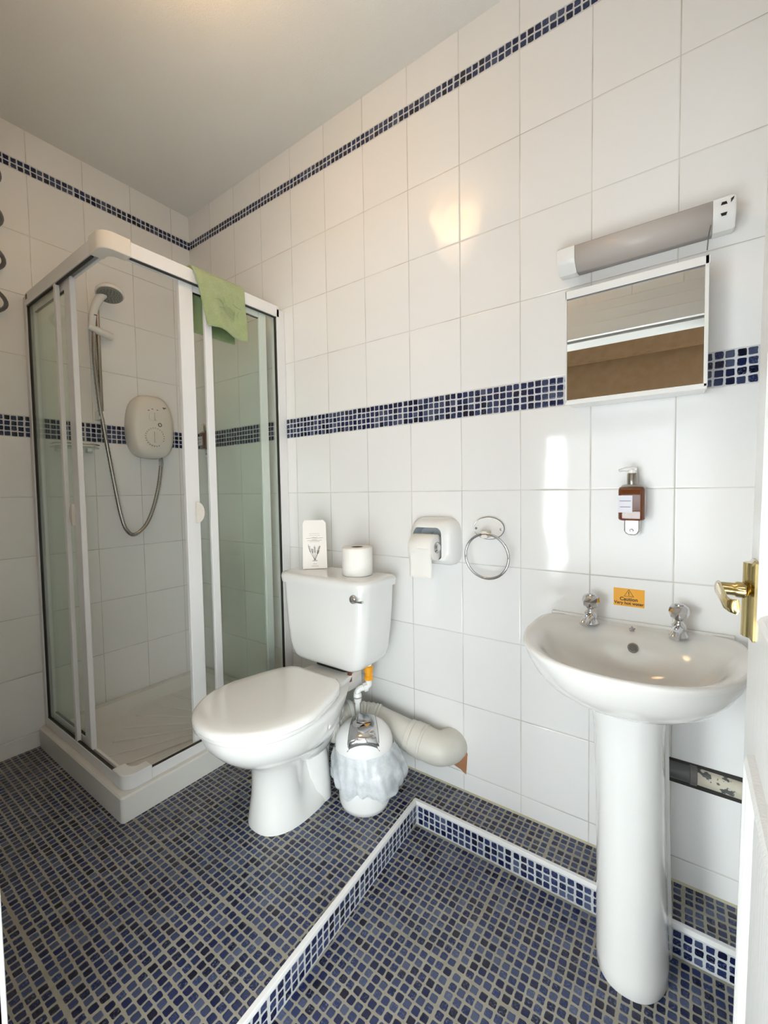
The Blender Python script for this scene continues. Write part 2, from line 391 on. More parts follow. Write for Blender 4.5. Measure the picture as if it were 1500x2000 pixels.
# ------------------------------------------------------------------ room shell
RX = 2.405; CZ = 2.54; FY = -1.212; DX0, DX1, DZ = 1.520, 2.292, 1.800; OY = -1.335
struct('wall_back', B().box((-0.1, 0, -0.2), (RX+0.1, 0.1, CZ+0.1)), MW_back)
struct('wall_left', B().box((-0.1, FY, -0.2), (0, 0, CZ+0.1)), MW_left)
struct('wall_right', B().box((RX, FY, -0.2), (RX+0.1, 0, CZ+0.1)), MW_right)
wf = B(); wf.box((-0.1, OY, -0.2), (DX0, FY, CZ+0.1)); wf.box((DX1, OY, -0.2), (RX+0.1, FY, CZ+0.1)); wf.box((DX0, OY, DZ), (DX1, FY, CZ+0.1))
struct('wall_front', wf, MW_front)
struct('ceiling', B().box((-0.1, OY, CZ), (RX+0.1, 0.1, CZ+0.1)), M_ceil)
# floor: low part by the door and raised part under toilet, shower and along the wall
ST = -0.08; cx0, cy0 = 1.480, -0.136; xe = 1.528
fb = B()
fb.add([(0, FY, 0), (xe, FY, 0), (cx0, cy0, 0), (0, cy0, 0)], [(0, 1, 2, 3)], 1)
fb.add([(0, cy0, 0), (RX, cy0, 0), (RX, 0, 0), (0, 0, 0)], [(0, 1, 2, 3)], 1)
fb.add([(xe, FY, ST), (xe, FY, 0), (cx0, cy0, 0), (cx0, cy0, ST)], [(0, 1, 2, 3)], 3)
fb.add([(cx0, cy0, ST), (RX, cy0, ST), (RX, cy0, 0), (cx0, cy0, 0)], [(0, 1, 2, 3)], 2)
fb.add([(cx0-0.02, OY, ST), (RX, OY, ST), (RX, cy0, ST), (cx0-0.02, cy0, ST)], [(0, 1, 2, 3)], 0)
struct('floor', fb, [M_floor_low, M_floor_up, M_rise_y, M_rise_x], smooth=0)
t1 = B(); w_ = 0.009
t1.loft([[(cx0-w_+(xe-cx0)*k-0.002, cy0+(FY-cy0)*k, -0.006), (cx0+w_*0.3+(xe-cx0)*k, cy0+(FY-cy0)*k, -0.010), (cx0+w_*0.3+(xe-cx0)*k, cy0+(FY-cy0)*k, 0.002), (cx0-w_+(xe-cx0)*k, cy0+(FY-cy0)*k, 0.004)] for k in (0, 1)])
struct('trim_1', t1, M_frame, bevel=0.0015)
t2 = B().box((cx0-w_, cy0-0.003, -0.010), (RX, cy0+0.009, 0.004))
struct('trim_2', t2, M_frame, bevel=0.0015)
# sealant bead along the wall foot
struct('baseboard_back', B().prism([(0, 0), (-0.005, 0), (-0.001, 0.004), (0, 0.0045)], 0.78, RX, 'x'), simple('old_sealant', (0.50, 0.46, 0.33), 0.7, bump=(90, 0.002)))
# exposed plaster behind a broken tile corner
struct('broken_tile', B().prism([(1.500, 0.094), (1.545, 0.092), (1.602, 0.150), (1.609, 0.138), (1.603, 0.062), (1.582, 0.074), (1.535, 0.086)], -0.0012, 0.0, 'y'), M_plaster, parent=D.objects['wall_back'])

# door frame, hallway beyond the doorway
fr = B(); 
for k, (wd, th) in enumerate([(0.160, 0.012), (0.115, 0.019), (0.060, 0.026)]):
    z1 = DZ+wd
    fr.box((DX0-wd*0.45, FY, ST), (DX0, FY+th*0.60, z1)); 
    fr.box((DX0-wd*0.45, FY, DZ), (DX1+min(wd, 0.1), FY+th, z1))
struct('trim_3', fr, M_paint, bevel=0.002)
jb = B(); jb.box((DX0-0.002, OY, ST), (DX0+0.012, FY, DZ)); jb.box((DX1-0.004, OY, ST), (DX1+0.01, FY, DZ)); jb.box((DX0, OY, DZ-0.012), (DX1, FY, DZ+0.005))
struct('trim_4', jb, simple('old_cream_gloss', (0.36, 0.345, 0.31), 0.36))
hl = B(); HX0, HX1, HY = 0.3, 5.1, -3.30; WZ0, WZ1 = 0.04, 1.62; WINS = [(0.50, 1.22), (1.26, 2.62), (2.66, 4.84)]
for a_, b_ in ((HX0, 0.50), (1.22, 1.26), (2.62, 2.66), (4.84, HX1)): hl.box((a_, HY-0.1, WZ0), (b_, HY, WZ1))
hl.box((HX0, HY-0.1, ST), (HX1, HY, WZ0)); hl.box((HX0, HY-0.1, WZ1), (HX1, HY, 2.5))
hl.box((HX0, HY, 2.22), (HX1, HY+0.10, 2.5))
struct('wall_hall', hl, M_brown)
hs_ = B(); hs_.box((HX0-0.1, HY, ST), (HX0, OY, 2.5)); hs_.box((HX1, HY, ST), (HX1+0.1, OY, 2.5)); hs_.box((HX0, OY-0.005, ST), (DX0-0.002, OY, 2.5)); hs_.box((DX1+0.01, OY-0.005, ST), (HX1, OY, 2.5)); hs_.box((DX0-0.002, OY-0.005, DZ+0.005), (DX1+0.01, OY, 2.5))
struct('wall_hall_side', hs_, M_paint)
struct('floor_hall', B().box((HX0, HY, ST-0.1), (HX1, OY, ST)), M_hallfl)
struct('ceiling_hall', B().box((HX0, HY-0.1, 2.5), (HX1, OY, 2.6)), M_ceil)
for i, (a_, b_) in enumerate(WINS):
    wn = B()
    for x in (a_, b_-0.045): wn.box((x, HY-0.06, WZ0), (x+0.045, HY-0.02, WZ1))
    for z in (WZ0, WZ1-0.040): wn.box((a_+0.045, HY-0.06, z), (b_-0.045, HY-0.02, z+0.04))
    struct('window_%d' % (i+1), wn, M_paint)  # unseen windows, added for the daylight area lights and the sun

# ------------------------------------------------------------------ ceiling lamp (out of frame, its glow shows in the tiles)
L = thing('ceiling_lamp', 'small warm glass ceiling lamp above the toilet side of the room', 'lamp', (1.22, -0.75, CZ))
obj('ceiling_rose', B().lathe([(0.05, CZ), (0.05, CZ-0.02), (0.02, CZ-0.03), (0.012, CZ-0.10)], (1.22, -0.75, 0)), M_brass, L)
sh = B(); rings = []
for i in range(9):
    t = i/8; ring = []
    for j in range(64):
        a = 2*pi*j/64; r = 0.03+0.10*math.sin(t*pi/2)*(1+0.10*t*math.sin(6*a)); ring.append((1.22+r*math.cos(a), -0.75+r*math.sin(a), CZ-0.16+0.07*t**2))
    rings.append(ring)
sh.loft(rings, True, False)
obj('glass_shade', sh, M_lamp, L, smooth=60, solid=0.003)
pl_ = D.lights.new('lamp_bulb', 'POINT'); pl_.energy = 1.2; pl_.color = (1.0, 0.70, 0.42); pl_.shadow_soft_size = 0.09
po = D.objects.new('lamp_bulb', pl_); COL.objects.link(po); po.location = (1.22, -0.75, CZ-0.22)

# ------------------------------------------------------------------ shower tray
TX, TY, TZ = 0.758, -0.752, 0.085
T = thing('shower_tray', 'square white shower tray standing on the mosaic floor in the corner', 'shower tray', (TX/2, TY/2, 0))
def ring_r(x0, y0, x1, y1, r, z, n=6): return [(a, b, z) for a, b in rrect(x0, y0, x1, y1, r, n)]
tb = B(); e = 0.002
tb.loft([ring_r(e, TY, TX, -e, 0.012, 0), ring_r(e, TY, TX, -e, 0.012, TZ-0.006), ring_r(e+.004, TY+0.004, TX-0.004, -e-.004, 0.012, TZ),
         ring_r(0.045, TY+0.055, TX-0.055, -0.045, 0.06, TZ), ring_r(0.055, TY+0.065, TX-0.065, -0.055, 0.06, TZ-0.01),
         ring_r(0.075, TY+0.085, TX-0.085, -0.075, 0.07, 0.035), ring_r(0.09, TY+0.10, TX-0.10, -0.09, 0.07, 0.030)])
obj('basin', tb, M_tray, T, smooth=30)
rb = B()
for k in range(9):
    a = math.radians(-82+k*20.5); c0 = Vector((0.37, -0.38, 0.031))
    # ribs fanning from the waste
    c0 = Vector((0.60, -0.16, 0.031)); a = math.radians(176+k*11.5); d = Vector((math.cos(a), math.sin(a), 0))
    p0 = c0+d*0.13; l = 0.40 if k not in (0, 8) else 0.30
    rb.tube([p0, p0+d*l], [0.0035, 0.005], 8)
obj('grip_rib', rb, M_tray, T)
obj('waste_cover', B().lathe([(0.045, 0.029), (0.045, 0.036), (0.036, 0.040), (0.001, 0.041)], (0.60, -0.16, 0)), M_chrome, T)

# ------------------------------------------------------------------ shower enclosure
E_ = thing('shower_enclosure', 'white framed glass corner shower enclosure with sliding doors standing on the tray', 'shower enclosure', (0.37, -0.37, TZ))
OA = -0.730; OB = 0.738; Z0 = TZ; Z1 = 1.872      # outer faces and heights
fm = lambda name, a, b, bev=0.002, mat=M_frame, par=E_: obj(name, B().box(a, b), mat, par, bevel=bev)
# wall posts
fm('wall_post', (0.001, OA, Z0), (0.030, OA+0.034, Z1-0.01)); fm('wall_post', (OB-0.036, -0.045, Z0), (OB, -0.001, Z1-0.012))
# top and bottom rails
for nm, z0, z1 in (('bottom_rail', Z0, Z0+0.036), ('top_rail', Z1-0.048, Z1)):
    a = B().box((0.03, OA, z0), (OB-0.03, OA+0.014, z1)); a.box((0.03, OA+0.026, z0), (OB-0.03, OA+0.036, z1-0.008)); a.box((0.03, OA+0.014, z0 if z0 < 1 else z1-0.012), (OB-0.03, OA+0.026, z0+0.012 if z0 < 1 else z1))
    obj(nm, a, M_frame, E_, bevel=0.0015)
    a = B().box((OB-0.014, OA+0.03, z0), (OB, -0.03, z1)); a.box((OB-0.036, OA+0.03, z0), (OB-0.026, -0.03, z1-0.008)); a.box((OB-0.026, OA+0.03, z0 if z0 < 1 else z1-0.012), (OB-0.014, -0.03, z0+0.012 if z0 < 1 else z1))
    obj(nm, a, M_frame, E_, bevel=0.0015)
# dark seals along the inner lips
for z in (Z0+0.037, Z1-0.052):
    sl = B(); sm_ = B()
    sl.box((0.03, OA+0.003, z-0.001), (OB-0.086, OA+0.011, z+0.003)); sm_.box((OB-0.011, OA+0.086, z-0.001), (OB-0.003, -0.045, z+0.003))
    obj('seal', sl, M_seal_shade, E_, smooth=0); obj('seal', sm_, M_seal_shade, E_, smooth=0)
# rounded corner blocks
for z0, z1, mt in ((Z0, Z0+0.050, M_frame), (Z1-0.050, Z1+0.006, M_cream)):
    q = [(OB+0.004, OA+0.085), (OB-0.038, OA+0.085), (OB-0.038, OA+0.060)]+[(OB-0.060+0.022*math.cos(a), OA+0.060-0.022*math.sin(a)) for a in [pi/2*k/6 for k in range(1, 7)]]+[(OB-0.085, OA+0.038), (OB-0.085, OA-0.004)]
    q += [(OB-0.034+0.038*math.sin(a), OA+0.034-0.038*math.cos(a)) for a in [pi/2*k/10 for k in range(11)]]
    c = B().prism(q, z0, z1, 'z')
    obj('corner_block', c, mt, E_, bevel=0.003, seg=3)
zg0, zg1 = Z0+0.030, Z1-0.045
def panel(name, ax, a0, a1, off, edges, cross=None, par=E_):
    """glass leaf spanning a0..a1 along ax at depth off; edges = list of (from, to, material)"""
    y = off
    g = B()
    if ax == 'x': g.box((a0, y-0.002, zg0), (a1, y+0.002, zg1))
    else: g.box((y-0.002, a0, zg0), (y+0.002, a1, zg1))
    p = obj(name, g, M_glass, par, smooth=0)
    for q0, q1, th in edges:
        s_ = B()
        if ax == 'x': s_.box((q0, y-th, zg0-0.004), (q1, y+th, zg1+0.004))
        else: s_.box((y-th, q0, zg0-0.004), (y+th, q1, zg1+0.004))
        obj('edge_profile', s_, M_frame, p, bevel=0.003)
    if cross:
        for z0_, z1_, zs in ((zg0, zg0+0.028, zg0+0.028), (zg1-0.028, zg1, zg1-0.031)):
            s_ = B(); g_ = B(); c0, c1 = cross
            if ax == 'x': s_.box((c0, y-0.007, z0_), (c1, y+0.007, z1_)); g_.box((c0, y-0.004, zs), (c1, y+0.004, zs+0.003))
            else: s_.box((y-0.007, c0, z0_), (y+0.007, c1, z1_)); g_.box((y-0.004, c0, zs), (y+0.004, c1, zs+0.003))
            obj('cross_profile', s_, M_frame, p, bevel=0.002); obj('seal', g_, M_seal_shade, p, smooth=0)
    return p
pA = panel('fixed_panel', 'x', 0.028, 0.335, OA+0.009, [(0.322, 0.344, 0.0075)])
dA = panel('sliding_door', 'x', 0.045, 0.415, OA+0.025, [(0.380, 0.434, 0.0095), (0.038, 0.058, 0.008)], (0.058, 0.380))
pB = panel('fixed_panel', 'y', -0.375, -0.045, OB-0.009, [(-0.390, -0.360, 0.0075)])
dB = panel('sliding_door', 'y', -0.470, -0.120, OB-0.025, [(-0.478, -0.425, 0.0095), (-0.128, -0.090, 0.008)], (-0.425, -0.128))
for p_, ax in ((pA, 'x'), (pB, 'y')):
    s_ = B()
    if ax == 'x': s_.box((0.030, OA+0.004, zg0), (0.036, OA+0.013, zg1))
    else: s_.box((OB-0.013, -0.051, zg0), (OB-0.003, -0.046, zg1))
    obj('seal', s_, M_seal_shade, p_, smooth=0)
# D shaped finger pulls
def pull(ax, c, off, par):
    out = [(0.0, -0.040)]+[(0.030*math.cos(a), 0.040*math.sin(a)) for a in [math.radians(-78+i*13) for i in range(13)]]+[(0.0, 0.040)]
    b = B(); z = 0.985
    if ax == 'y': b.prism([(c+u, z+v) for u, v in out], off-0.008, off+0.006, 'x')
    else: b.prism([(c-u, z+v) for u, v in out], off-0.006, off+0.008, 'y')
    obj('pull_handle', b, M_cream, par, bevel=0.002)
pull('y', -0.447, OB-0.005, dB); pull('x', 0.386, OA+0.012, dA)
obj('end_cap', B().box((0.034, OA-0.001, Z1-0.026), (0.050, OA+0.0, Z1-0.008)), M_black, E_)

# ------------------------------------------------------------------ towel over the top rail
def towel():
    y0, y1 = -0.440, -0.222; xf, xb = OB+0.010, OB-0.048; zt = Z1+0.006
    path = []
    for k in range(19): path.append((xf+0.004, 1.660+(zt-0.012-1.660)*k/18))
    for k in range(1, 9):
        a = pi*k/9; path.append(((xf+xb)/2+(xf-xb)/2*math.cos(a), zt-0.012+0.020*math.sin(a)))
    for k in range(19): path.append((xb-0.004, zt-0.012-(zt-0.012-1.665)*k/18))
    rings = []; ny = 30; np_ = len(path)
    for i, (x, z) in enumerate(path):
        ring = []
        for j in range(ny+1):
            v = j/ny; front = i < 19; drop = (zt-z)/(zt-1.66)
            y = y0+(y1-y0)*v
            if front: y = y+0.050*drop*(1-v)*1.0 - 0.0*v
            wob = 0.006*math.sin(v*9+z*14)*min(1, drop*1.3)+0.004*noise.noise(Vector((y*12, z*12, 3.1)))
            zz = z
            if front: zz = z+0.018*drop*(1-v)+0.012*drop*math.sin(v*5.0)*(1-v)
            ring.append((x+(wob+0.010*drop if front else -abs(wob)*0.6-0.002), y, zz))
        rings.append(ring)
    b = B(); b.loft(rings, False, False, closed=False)
    t = obj('green_towel', b, M_towel, None, smooth=180, solid=0.009, sub=1)
    return tag(t, 'light green terry towel hung over the top rail of the shower enclosure', 'towel')
tw = towel()
# raised woven lettering strokes on the towel face
em = B(); xf = OB+0.0275
for pts in ([(-0.372, 1.782), (-0.345, 1.792), (-0.322, 1.778), (-0.328, 1.764), (-0.36, 1.760)], [(-0.322, 1.800), (-0.316, 1.760), (-0.300, 1.742), (-0.285, 1.732)],
            [(-0.318, 1.775), (-0.295, 1.768), (-0.285, 1.755), (-0.300, 1.748)], [(-0.285, 1.790), (-0.262, 1.782), (-0.245, 1.782)], [(-0.275, 1.765), (-0.275, 1.738)],
            [(-0.262, 1.764), (-0.262, 1.740)], [(-0.248, 1.766), (-0.250, 1.740), (-0.238, 1.735)], [(-0.37, 1.745), (-0.345, 1.738), (-0.33, 1.742)]):
    em.tube(catmull([(xf-0.001, a, b) for a, b in pts], 5), 0.0022, 6)
obj('woven_lettering', em, M_towel, tw)

# ------------------------------------------------------------------ electric shower set
ES = thing('electric_shower', 'white electric shower unit with dials on the tiled wall inside the shower', 'shower unit', (0, -0.285, 1.235))
cy, cz = -0.262, 1.385
def unit_ring(x, hw, hh, n=2.6):
    out = []
    for j in range(56):
        a = 2*pi*j/56; c, s_ = math.cos(a), math.sin(a); m = 2.9
        yy = hw*math.copysign(abs(c)**(2/m), c); zz = hh*math.copysign(abs(s_)**(2/m), s_)
        yy *= (1-0.10*(zz/hh) if zz > 0 else 1)
        out.append((x, cy+yy, cz+zz))
    return out
obj('casing', B().loft([unit_ring(0.001, 0.104, 0.152), unit_ring(0.030, 0.108, 0.156), unit_ring(0.060, 0.105, 0.152), unit_ring(0.078, 0.094, 0.139), unit_ring(0.086, 0.075, 0.118), unit_ring(0.089, 0.03, 0.06)]), M_cream, ES, smooth=60)
db = B()
db.lathe([(0.041, 0.0865), (0.041, 0.091), (0.036, 0.093), (0.001, 0.0935)], (0, cy-0.004, cz-0.052), 36, 'x')
db.box((0.093, cy-0.010, cz-0.078), (0.101, cy+0.002, cz-0.026))
dial = obj('temperature_dial', db, M_cream, ES, bevel=0.001)
tk = B()
for k in range(22):
    a = math.radians(-20+k*15); yy, zz = cy-0.004+0.045*math.cos(a), cz-0.052+0.045*math.sin(a)
    tk.tube([(0.0865, yy, zz), (0.0905, yy, zz)], 0.0018, 6)
obj('dial_mark', tk, M_grey, dial)
obj('power_ring', B().tube([(0.0905, cy+0.022+0.008*math.cos(a), cz+0.010+0.008*math.sin(a)) for a in [2*pi*k/20 for k in range(20)]], 0.0018, 8, closed=True), M_grey, ES)
kb = B(); kb.prism(rrect(cy-0.028, cz+0.028, cy+0.022, cz+0.062, 0.01), 0.086, 0.0905, 'x'); kb.box((0.0905, cy-0.004, cz+0.030), (0.099, cy+0.002, cz+0.066))
obj('flow_selector', kb, M_cream, ES, bevel=0.001)
mk_ = B()
for yy, zz in ((-0.032, 0.074), (-0.014, 0.082), (0.010, 0.080)): mk_.box((0.086, cy+yy, cz+zz), (0.0885, cy+yy+0.007, cz+zz+0.003))
mk_.box((0.084, cy+0.040, cz+0.094), (0.0875, cy+0.056, cz+0.098)); mk_.box((0.084, cy+0.045, cz+0.088), (0.0872, cy+0.048, cz+0.093))
obj('printed_mark', mk_, M_ink, ES)
# hose
hp = [(0.052, -0.497, 1.785), (0.05, -0.500, 1.70), (0.05, -0.498, 1.62), (0.05, -0.487, 1.46), (0.05, -0.470, 1.327), (0.05, -0.452, 1.19), (0.05, -0.434, 1.06), (0.05, -0.418, 0.96), (0.05, -0.400, 0.895), (0.05, -0.368, 0.862), (0.05, -0.325, 0.885), (0.05, -0.290, 0.935), (0.05, -0.258, 1.02), (0.05, -0.236, 1.11), (0.05, -0.222, 1.205)]
hq = catmull(hp, 16)
hose = tag(obj('shower_hose', B().tube(hq, [0.0082+0.0009*(i % 2) for i in range(len(hq))], 10), M_steel, None, smooth=180), 'bent metal shower hose looping from the handset to the shower unit', 'hose')
obj('hose_nut', B().lathe([(0.009, 1.195), (0.011, 1.205), (0.011, 1.222), (0.008, 1.238)], (0.05, -0.222, 0), 8), M_chrome, hose)
# riser rail with slider
RR = thing('riser_rail', 'slim metal shower rail with white slider on the shower wall', 'shower rail', (0.045, -0.472, 1.42))
obj('rail', B().tube([(0.045, -0.478, 1.40), (0.045, -0.478, 1.885)], 0.0085, 14), M_steel, RR)
obj('wall_bracket', B().box((0.001, -0.490, 1.395), (0.056, -0.466, 1.435)), M_plast, RR, bevel=0.005)
obj('wall_bracket', B().lathe([(0.011, 0.001), (0.011, 0.05)], (0, -0.478, 1.86), 14, 'x'), M_plast, RR)
sb = B().tube(catmull([(0.050, -0.512, 1.800), (0.055, -0.495, 1.793), (0.05, -0.470, 1.788), (0.042, -0.44, 1.785), (0.036, -0.418, 1.783)], 4), [0.015]*5+[0.017]*9+[0.0165]*3, 14)
obj('slider', sb, M_plast, RR)
# handset
HS = thing('shower_handset', 'white shower head with round spray plate held in the rail slider', 'shower head', (0.055, -0.50, 1.80))
hpts = catmull([(0.052, -0.505, 1.795), (0.058, -0.502, 1.84), (0.063, -0.494, 1.885), (0.073, -0.480, 1.925), (0.085, -0.462, 1.952)], 6)
obj('handle', B().tube(hpts, [0.012+0.007*(i/24) for i in range(len(hpts))], 16), M_plast, HS)
hc = Vector((0.100, -0.446, 1.955)); hn = Vector((0.33, -0.15, -1)).normalized()
R_ = hn.to_track_quat('Z', 'Y').to_matrix()
def oriented(prof, n=36):
    b = B(); rings = [[tuple(hc+R_ @ Vector((r*math.cos(2*pi*j/n), r*math.sin(2*pi*j/n), h))) for j in range(n)] for r, h in prof]
    return b.loft(rings)
hd = obj('head', oriented([(0.018, -0.024), (0.044, -0.016), (0.054, -0.004), (0.056, 0.006), (0.053, 0.011)]), M_plast, HS, smooth=50)
obj('spray_plate', oriented([(0.050, 0.0105), (0.050, 0.0135), (0.043, 0.015), (0.002, 0.0155)]), M_grille, hd, smooth=50)
nz = B()
for rr, k in ((0.038, 18), (0.029, 14), (0.020, 9), (0.010, 5)):
    for i in range(k):
        a = 2*pi*i/k; p = hc+R_ @ Vector((rr*math.cos(a), rr*math.sin(a), 0.0145)); q = hc+R_ @ Vector((rr*math.cos(a), rr*math.sin(a), 0.0175)); nz.tube([p, q], 0.0017, 6)
obj('nozzle', nz, M_grey, hd)
obj('printed_mark', B().box((0.073, -0.502, 1.848), (0.0755, -0.490, 1.851)), M_ink, HS)
# little shelf
SH = thing('shower_shelf', 'clear soap shelf fixed to the shower wall beside the hose', 'shelf', (0.0, -0.58, 1.25))
obj('plate', B().prism([(-0.665, 0.001), (-0.500, 0.001), (-0.500, 0.05), (-0.53, 0.095), (-0.64, 0.095), (-0.665, 0.05)], 1.262, 1.267, 'z') if False else B().loft([[(x, y, z) for y, x in [(-0.665, 0.001), (-0.500, 0.001), (-0.500, 0.06), (-0.53, 0.095), (-0.64, 0.095), (-0.665, 0.06)]] for z in (1.260, 1.267)]), M_shelf, SH)
obj('rim_rail', B().tube([(0.006, -0.665, 1.277), (0.06, -0.665, 1.277), (0.095, -0.64, 1.277), (0.095, -0.53, 1.277), (0.06, -0.500, 1.277), (0.006, -0.500, 1.277)], 0.003, 8), M_chrome, SH)
for y in (-0.64, -0.525): obj('bracket', B().box((0.001, y-0.01, 1.245), (0.03, y+0.01, 1.262)), M_chrome, SH, bevel=0.002)

# ------------------------------------------------------------------ coiled cord on the left wall
cp = []
for i in range(0, 24*4+9):
    a = 2*pi*i/24; cp.append((0.060+0.045*math.cos(a+pi/2), -0.857+0.062*math.sin(a+pi/2-0.35), 2.447-0.160*i/24))
cc = thing('coiled_tube', 'grey spiral coil hanging against the tiled wall left of the shower', 'coil', (0.06, -0.86, 1.72))
obj('coil', B().tube(cp, 0.0075, 10), M_coil, cc, smooth=180)
obj('wall_bracket', B().box((0.001, -0.850, 2.425), (0.075, -0.810, 2.465)), M_plast, cc, bevel=0.004)

# ------------------------------------------------------------------ toilet
WX = 1.184
TO = thing('toilet', 'white ceramic close coupled toilet with closed lid beside the shower', 'toilet', (WX, -0.40, 0))
def pan_ring(z, hw, yf, yb, n=2.3, pinch=0.0, yc=-0.36, nb=3.0, ps=0.055, taper=0.0, dx=0.0):
    out = []; ym = yf*0.45+yb*0.55 if n < 3 else (yf+yb)/2; ym = (yf+yb)/2
    for j in range(64):
        a = 2*pi*j/64; c, s_ = math.cos(a), math.sin(a)
        e = n if s_ < 0 else nb
        x = hw*math.copysign(abs(c)**(2/e), c); y = ym+(ym-yf)*math.copysign(abs(s_)**(2/e), s_)
        t = (y-ym)/(yb-ym) if y > ym else 0
        x *= (1-taper*t**1.5)
        x *= 1-pinch*math.exp(-((y-yc)/ps)**2)
        out.append((WX+x+dx, y, z))
    return out
pr_ = [pan_ring(0.0, 0.098, -0.530, -0.250, 2.4, dx=-0.050), pan_ring(0.012, 0.098, -0.530, -0.250, 2.4, dx=-0.050), pan_ring(0.05, 0.094, -0.526, -0.245, 2.3, 0.20, dx=-0.050), pan_ring(0.10, 0.090, -0.522, -0.240, 2.2, 0.40, dx=-0.048),
       pan_ring(0.15, 0.089, -0.522, -0.240, 2.2, 0.48, dx=-0.045), pan_ring(0.20, 0.092, -0.530, -0.240, 2.2, 0.48, dx=-0.038), pan_ring(0.24, 0.105, -0.560, -0.235, 2.1, 0.40, dx=-0.026), pan_ring(0.265, 0.123, -0.600, -0.230, 2.1, 0.30, -0.33, dx=-0.014),
       pan_ring(0.29, 0.142, -0.635, -0.225, 2.1, 0.15, -0.30, taper=0.15), pan_ring(0.32, 0.160, -0.668, -0.220, 2.1, 0.06, -0.28, taper=0.30), pan_ring(0.35, 0.172, -0.693, -0.210, 2.1, 0.02, -0.27, taper=0.42), pan_ring(0.38, 0.178, -0.705, -0.190, 2.15, 0.0, taper=0.45), pan_ring(0.396, 0.177, -0.706, -0.180, 2.15, taper=0.45), pan_ring(0.400, 0.170, -0.698, -0.185, 2.15, taper=0.45)]
pan = B(); pan.loft(pr_)
obj('pan', pan, M_ceram, TO, smooth=60)
# rear shelf carrying the cistern and sculpted trapway on the flank
rsf = B()
def shelf_ring(z, w0, y0, g=0.0):
    return [(WX+a, b, z) for a, b in [(-0.060+g, -0.120), (0.055-g, -0.120), (w0*0.86, -0.20), (w0, y0+0.02), (w0-0.006, y0+0.004), (w0-0.02, y0), (-w0+0.02, y0), (-w0+0.006, y0+0.004), (-w0, y0+0.02), (-w0*0.86, -0.20)]]
rsf.loft([shelf_ring(z, w0, y0) for z, w0, y0 in ((0.335, 0.055, -0.24), (0.362, 0.078, -0.27), (0.385, 0.094, -0.292), (0.412, 0.100, -0.292), (0.416, 0.096, -0.288))])
obj('rear_shelf', rsf, M_ceram, TO, smooth=50)
tp = B()
for sgn in (1,):
    tp.tube(catmull([(WX+0.035, -0.45, 0.30), (WX+0.035, -0.395, 0.240), (WX+0.022, -0.35, 0.215), (WX+0.005, -0.30, 0.205), (WX-0.010, -0.265, 0.210), (WX-0.018, -0.228, 0.212)], 6), [0.045-0.004*math.sin(i/31*pi) for i in range(31)], 20)
    tp.tube(catmull([(WX+0.012, -0.33, 0.21), (WX+0.006, -0.315, 0.15), (WX+0.002, -0.305, 0.09), (WX+0.001, -0.302, 0.03), (WX+0.001, -0.302, 0.002)], 6), [0.036, 0.037, 0.038, 0.039, 0.040, 0.041, 0.042, 0.042, 0.042, 0.042, 0.042, 0.043, 0.043, 0.043, 0.043, 0.044, 0.044, 0.044, 0.044, 0.044, 0.045, 0.045, 0.045, 0.045, 0.045], 20)
obj('trapway', tp, M_ceram, TO, smooth=60)
obj('screw_cap', B().lathe([(0.0062, 0.0), (0.0062, 0.006), (0.004, 0.008)], (WX+0.022, -0.415, 0.060), 12, 'x'), M_grey, TO)
# seat and lid
def seat_ring(z, gx=0.0, gy=0.0):
    out = []; yf, yb, hw = -0.722+gy, -0.300-gy*0.5, 0.188-gx; ym = -0.505
    for j in range(72):
        a = 2*pi*j/72; c, s_ = math.cos(a), math.sin(a)
        e = 2.15 if s_ < 0 else 9.0
        x = hw*math.copysign(abs(c)**(2/e), c)
        y = ym+((yb-ym) if s_ > 0 else (ym-yf))*math.copysign(abs(s_)**(2/e), s_)
        if y > ym: x *= 1-0.36*((y-ym)/(yb-ym))**1.4
        out.append((WX+0.004+x, y, z))
    return out
obj('seat', B().loft([seat_ring(0.401, 0.006, 0.006), seat_ring(0.405, 0.001, 0.001), seat_ring(0.414, 0.0, 0.0), seat_ring(0.4165, 0.003, 0.003)]), M_seat, TO, smooth=50)
obj('lid', B().loft([seat_ring(0.417, 0.003, 0.003), seat_ring(0.419, -0.001, -0.001), seat_ring(0.430, -0.001, -0.001), seat_ring(0.436, 0.004, 0.004), seat_ring(0.4395, 0.014, 0.014), seat_ring(0.4415, 0.05, 0.05), seat_ring(0.4418, 0.12, 0.12)]), M_seat, TO, smooth=50)
for s_ in (-1, 1): obj('hinge', B().tube([(WX+s_*0.055, -0.298, 0.424), (WX+s_*0.090, -0.298, 0.424)], 0.009, 12), M_seat, TO)
# cistern
CXc = 1.172
def cis(z, hw, yf, yb, r): return [(a, b, z) for a, b in rrect(CXc-hw, yf, CXc+hw, yb, [r, 0.012, 0.012, r], 8)]
obj('cistern', B().loft([cis(0.438, 0.125, -0.240, -0.110, 0.03), cis(0.442, 0.142, -0.247, -0.104, 0.03), cis(0.454, 0.160, -0.253, -0.100, 0.032), cis(0.474, 0.171, -0.256, -0.097, 0.034), cis(0.50, 0.180, -0.259, -0.095, 0.036), cis(0.58, 0.190, -0.262, -0.092, 0.038), cis(0.66, 0.196, -0.264, -0.090, 0.04), cis(0.722, 0.199, -0.265, -0.090, 0.04)]), M_ceram, TO, smooth=50)
obj('cistern_lid', B().loft([cis(0.7225, 0.199, -0.266, -0.088, 0.04), cis(0.724, 0.206, -0.273, -0.084, 0.043), cis(0.744, 0.209, -0.276, -0.082, 0.045), cis(0.754, 0.206, -0.273, -0.085, 0.044), cis(0.759, 0.198, -0.265, -0.092, 0.04), cis(0.760, 0.18, -0.25, -0.105, 0.03)]), M_ceram, TO, smooth=50)
